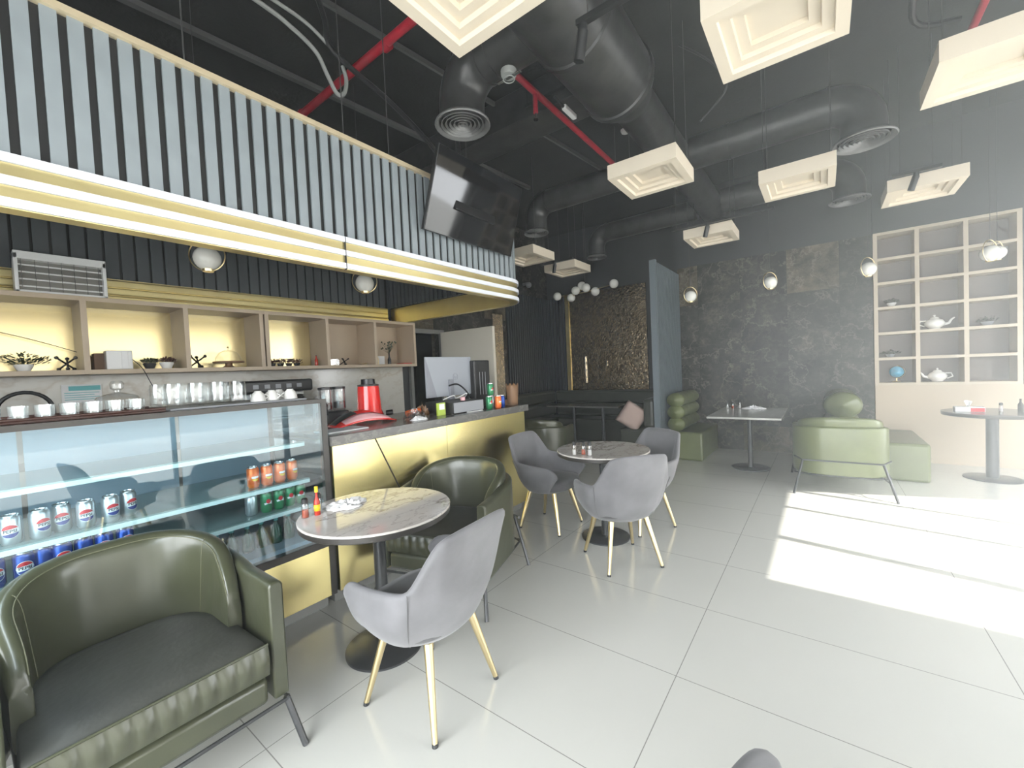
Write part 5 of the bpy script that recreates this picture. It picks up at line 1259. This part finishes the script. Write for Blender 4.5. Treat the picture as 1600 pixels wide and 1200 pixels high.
# ================================================================== LAMPS
def globe_lamp(x, y, z, r_, lab, ring=1.35, top=None, group='opal globe pendants by the marble wall'):
    r = empty('globe_pendant', (x, y, z), label=lab, cat='pendant lamp', group=group)
    MB().sphere((0, 0, 0), r_, 28).build('opal_globe', 'opal', r, smooth=True)
    R_ = r_*ring
    rg = MB().tube([(R_*math.cos(a)*0.62, R_*math.cos(a)*0.78, (R_ - r_)*0.5 + r_*0.10 + R_*math.sin(a)*1.0) for a in [2*PI*k/36 for k in range(36)]], 0.0045, 6, closed=True).build('brass_ring', 'brass', r, smooth=True)
    MB().lathe([(0, -r_-0.012), (r_*0.4, -r_-0.008), (r_*0.45, -r_*0.88), (0, -r_*0.88)], (0, 0, 0), 16).build('cup', 'brass', r, smooth=True)
    MB().cyl((0, 0, R_*1.02), (0, 0, (top or CZ) - z), 0.0025, n=6).build('cord', 'rod', r)
    return r
globe_lamp(-1.615, 6.85, 2.46, 0.085, 'opal globe pendant nearest the slatted screen', 1.4)
globe_lamp(-0.565, 6.85, 2.50, 0.085, 'opal globe pendant over the rectangular grey table', 1.4)
globe_lamp(0.47, 6.80, 2.49, 0.085, 'opal globe pendant at the left edge of the cubby shelf', 1.4)
globe_lamp(1.49, 6.85, 2.49, 0.085, 'opal globe pendant hanging before the right column of cubbies', 1.4)
globe_lamp(1.58, 7.02, 2.51, 0.075, 'second opal globe close behind the one before the right cubbies', 1.4)
globe_lamp(-3.60, 1.145, 2.37, 0.088, 'opal globe in a brass hoop under the canopy, the left one', 1.32, group='opal globe pendants under the canopy')
globe_lamp(-3.60, 2.455, 2.37, 0.088, 'opal globe in a brass hoop under the canopy, the right one', 1.32, group='opal globe pendants under the canopy')
cn = empty('cluster_chandelier', (-3.42, 6.9, 2.82), label='brass branching chandelier of seven opal balls over the alcove table', cat='chandelier')
pts = [(-3.99, 2.80), (-3.73, 2.745), (-3.60, 2.85), (-3.50, 2.93), (-3.39, 2.87), (-3.24, 2.79), (-2.86, 2.86)]
child_world(MB().tube([(-3.99, 6.9, 2.80), (-3.60, 6.9, 2.80)], 0.007, 8).tube([(-3.72, 6.9, 2.745), (-3.38, 6.9, 2.90)], 0.007, 8).tube([(-3.40, 6.9, 2.80), (-2.86, 6.9, 2.86)], 0.007, 8).tube([(-3.60, 6.9, 2.80), (-3.38, 6.9, 2.80)], 0.009, 8).build('branches', 'brass', smooth=True), cn)
for i, (x, z) in enumerate(pts): child_world(MB().sphere((x, 6.9 + (0.03 if i % 2 else -0.03), z), 0.078, 22).build('opal_ball', 'opal', smooth=True), cn)
child_world(MB().cyl((-3.42, 6.9, 2.84), (-3.42, 6.9, CZ), 0.005, n=8).build('stem', 'rod'), cn)

# ================================================================== ADDED VOLUME STANDING IN FOR LENS GLARE
hm = bpy.data.materials.new('lens_glare_volume'); hm.use_nodes = True; nt = hm.node_tree
for n in list(nt.nodes):
    if n.type != 'OUTPUT_MATERIAL': nt.nodes.remove(n)
vs_ = nt.nodes.new('ShaderNodeVolumeScatter'); vs_.inputs['Anisotropy'].default_value = 0.1
nt.links.new(vs_.outputs[0], [n for n in nt.nodes if n.type == 'OUTPUT_MATERIAL'][0].inputs['Volume'])
tc = nt.nodes.new('ShaderNodeTexCoord'); sp = nt.nodes.new('ShaderNodeSeparateXYZ'); nt.links.new(tc.outputs['Object'], sp.inputs[0])
mr = nt.nodes.new('ShaderNodeMapRange'); mr.inputs['From Min'].default_value = -0.9; mr.inputs['From Max'].default_value = 1.0  # density climbs to the right to imitate the glare's gradient
mr.inputs['To Min'].default_value = 0.0; mr.inputs['To Max'].default_value = GLARE; nt.links.new(sp.outputs[0], mr.inputs['Value'])
nt.links.new(mr.outputs[0], vs_.inputs['Density'])
vs_.inputs['Color'].default_value = (0.93, 0.98, 1.0, 1)
M['glare_veil'] = hm
hz = MB().box(-0.9, WX-0.01, -1.5, 7.40, 0.002, CZ-0.01).build('glare_veil', 'glare_veil'); tag(hz, 'added scattering volume imitating lens glare over the sunny side of the room', 'glare_veil', kind='stuff')
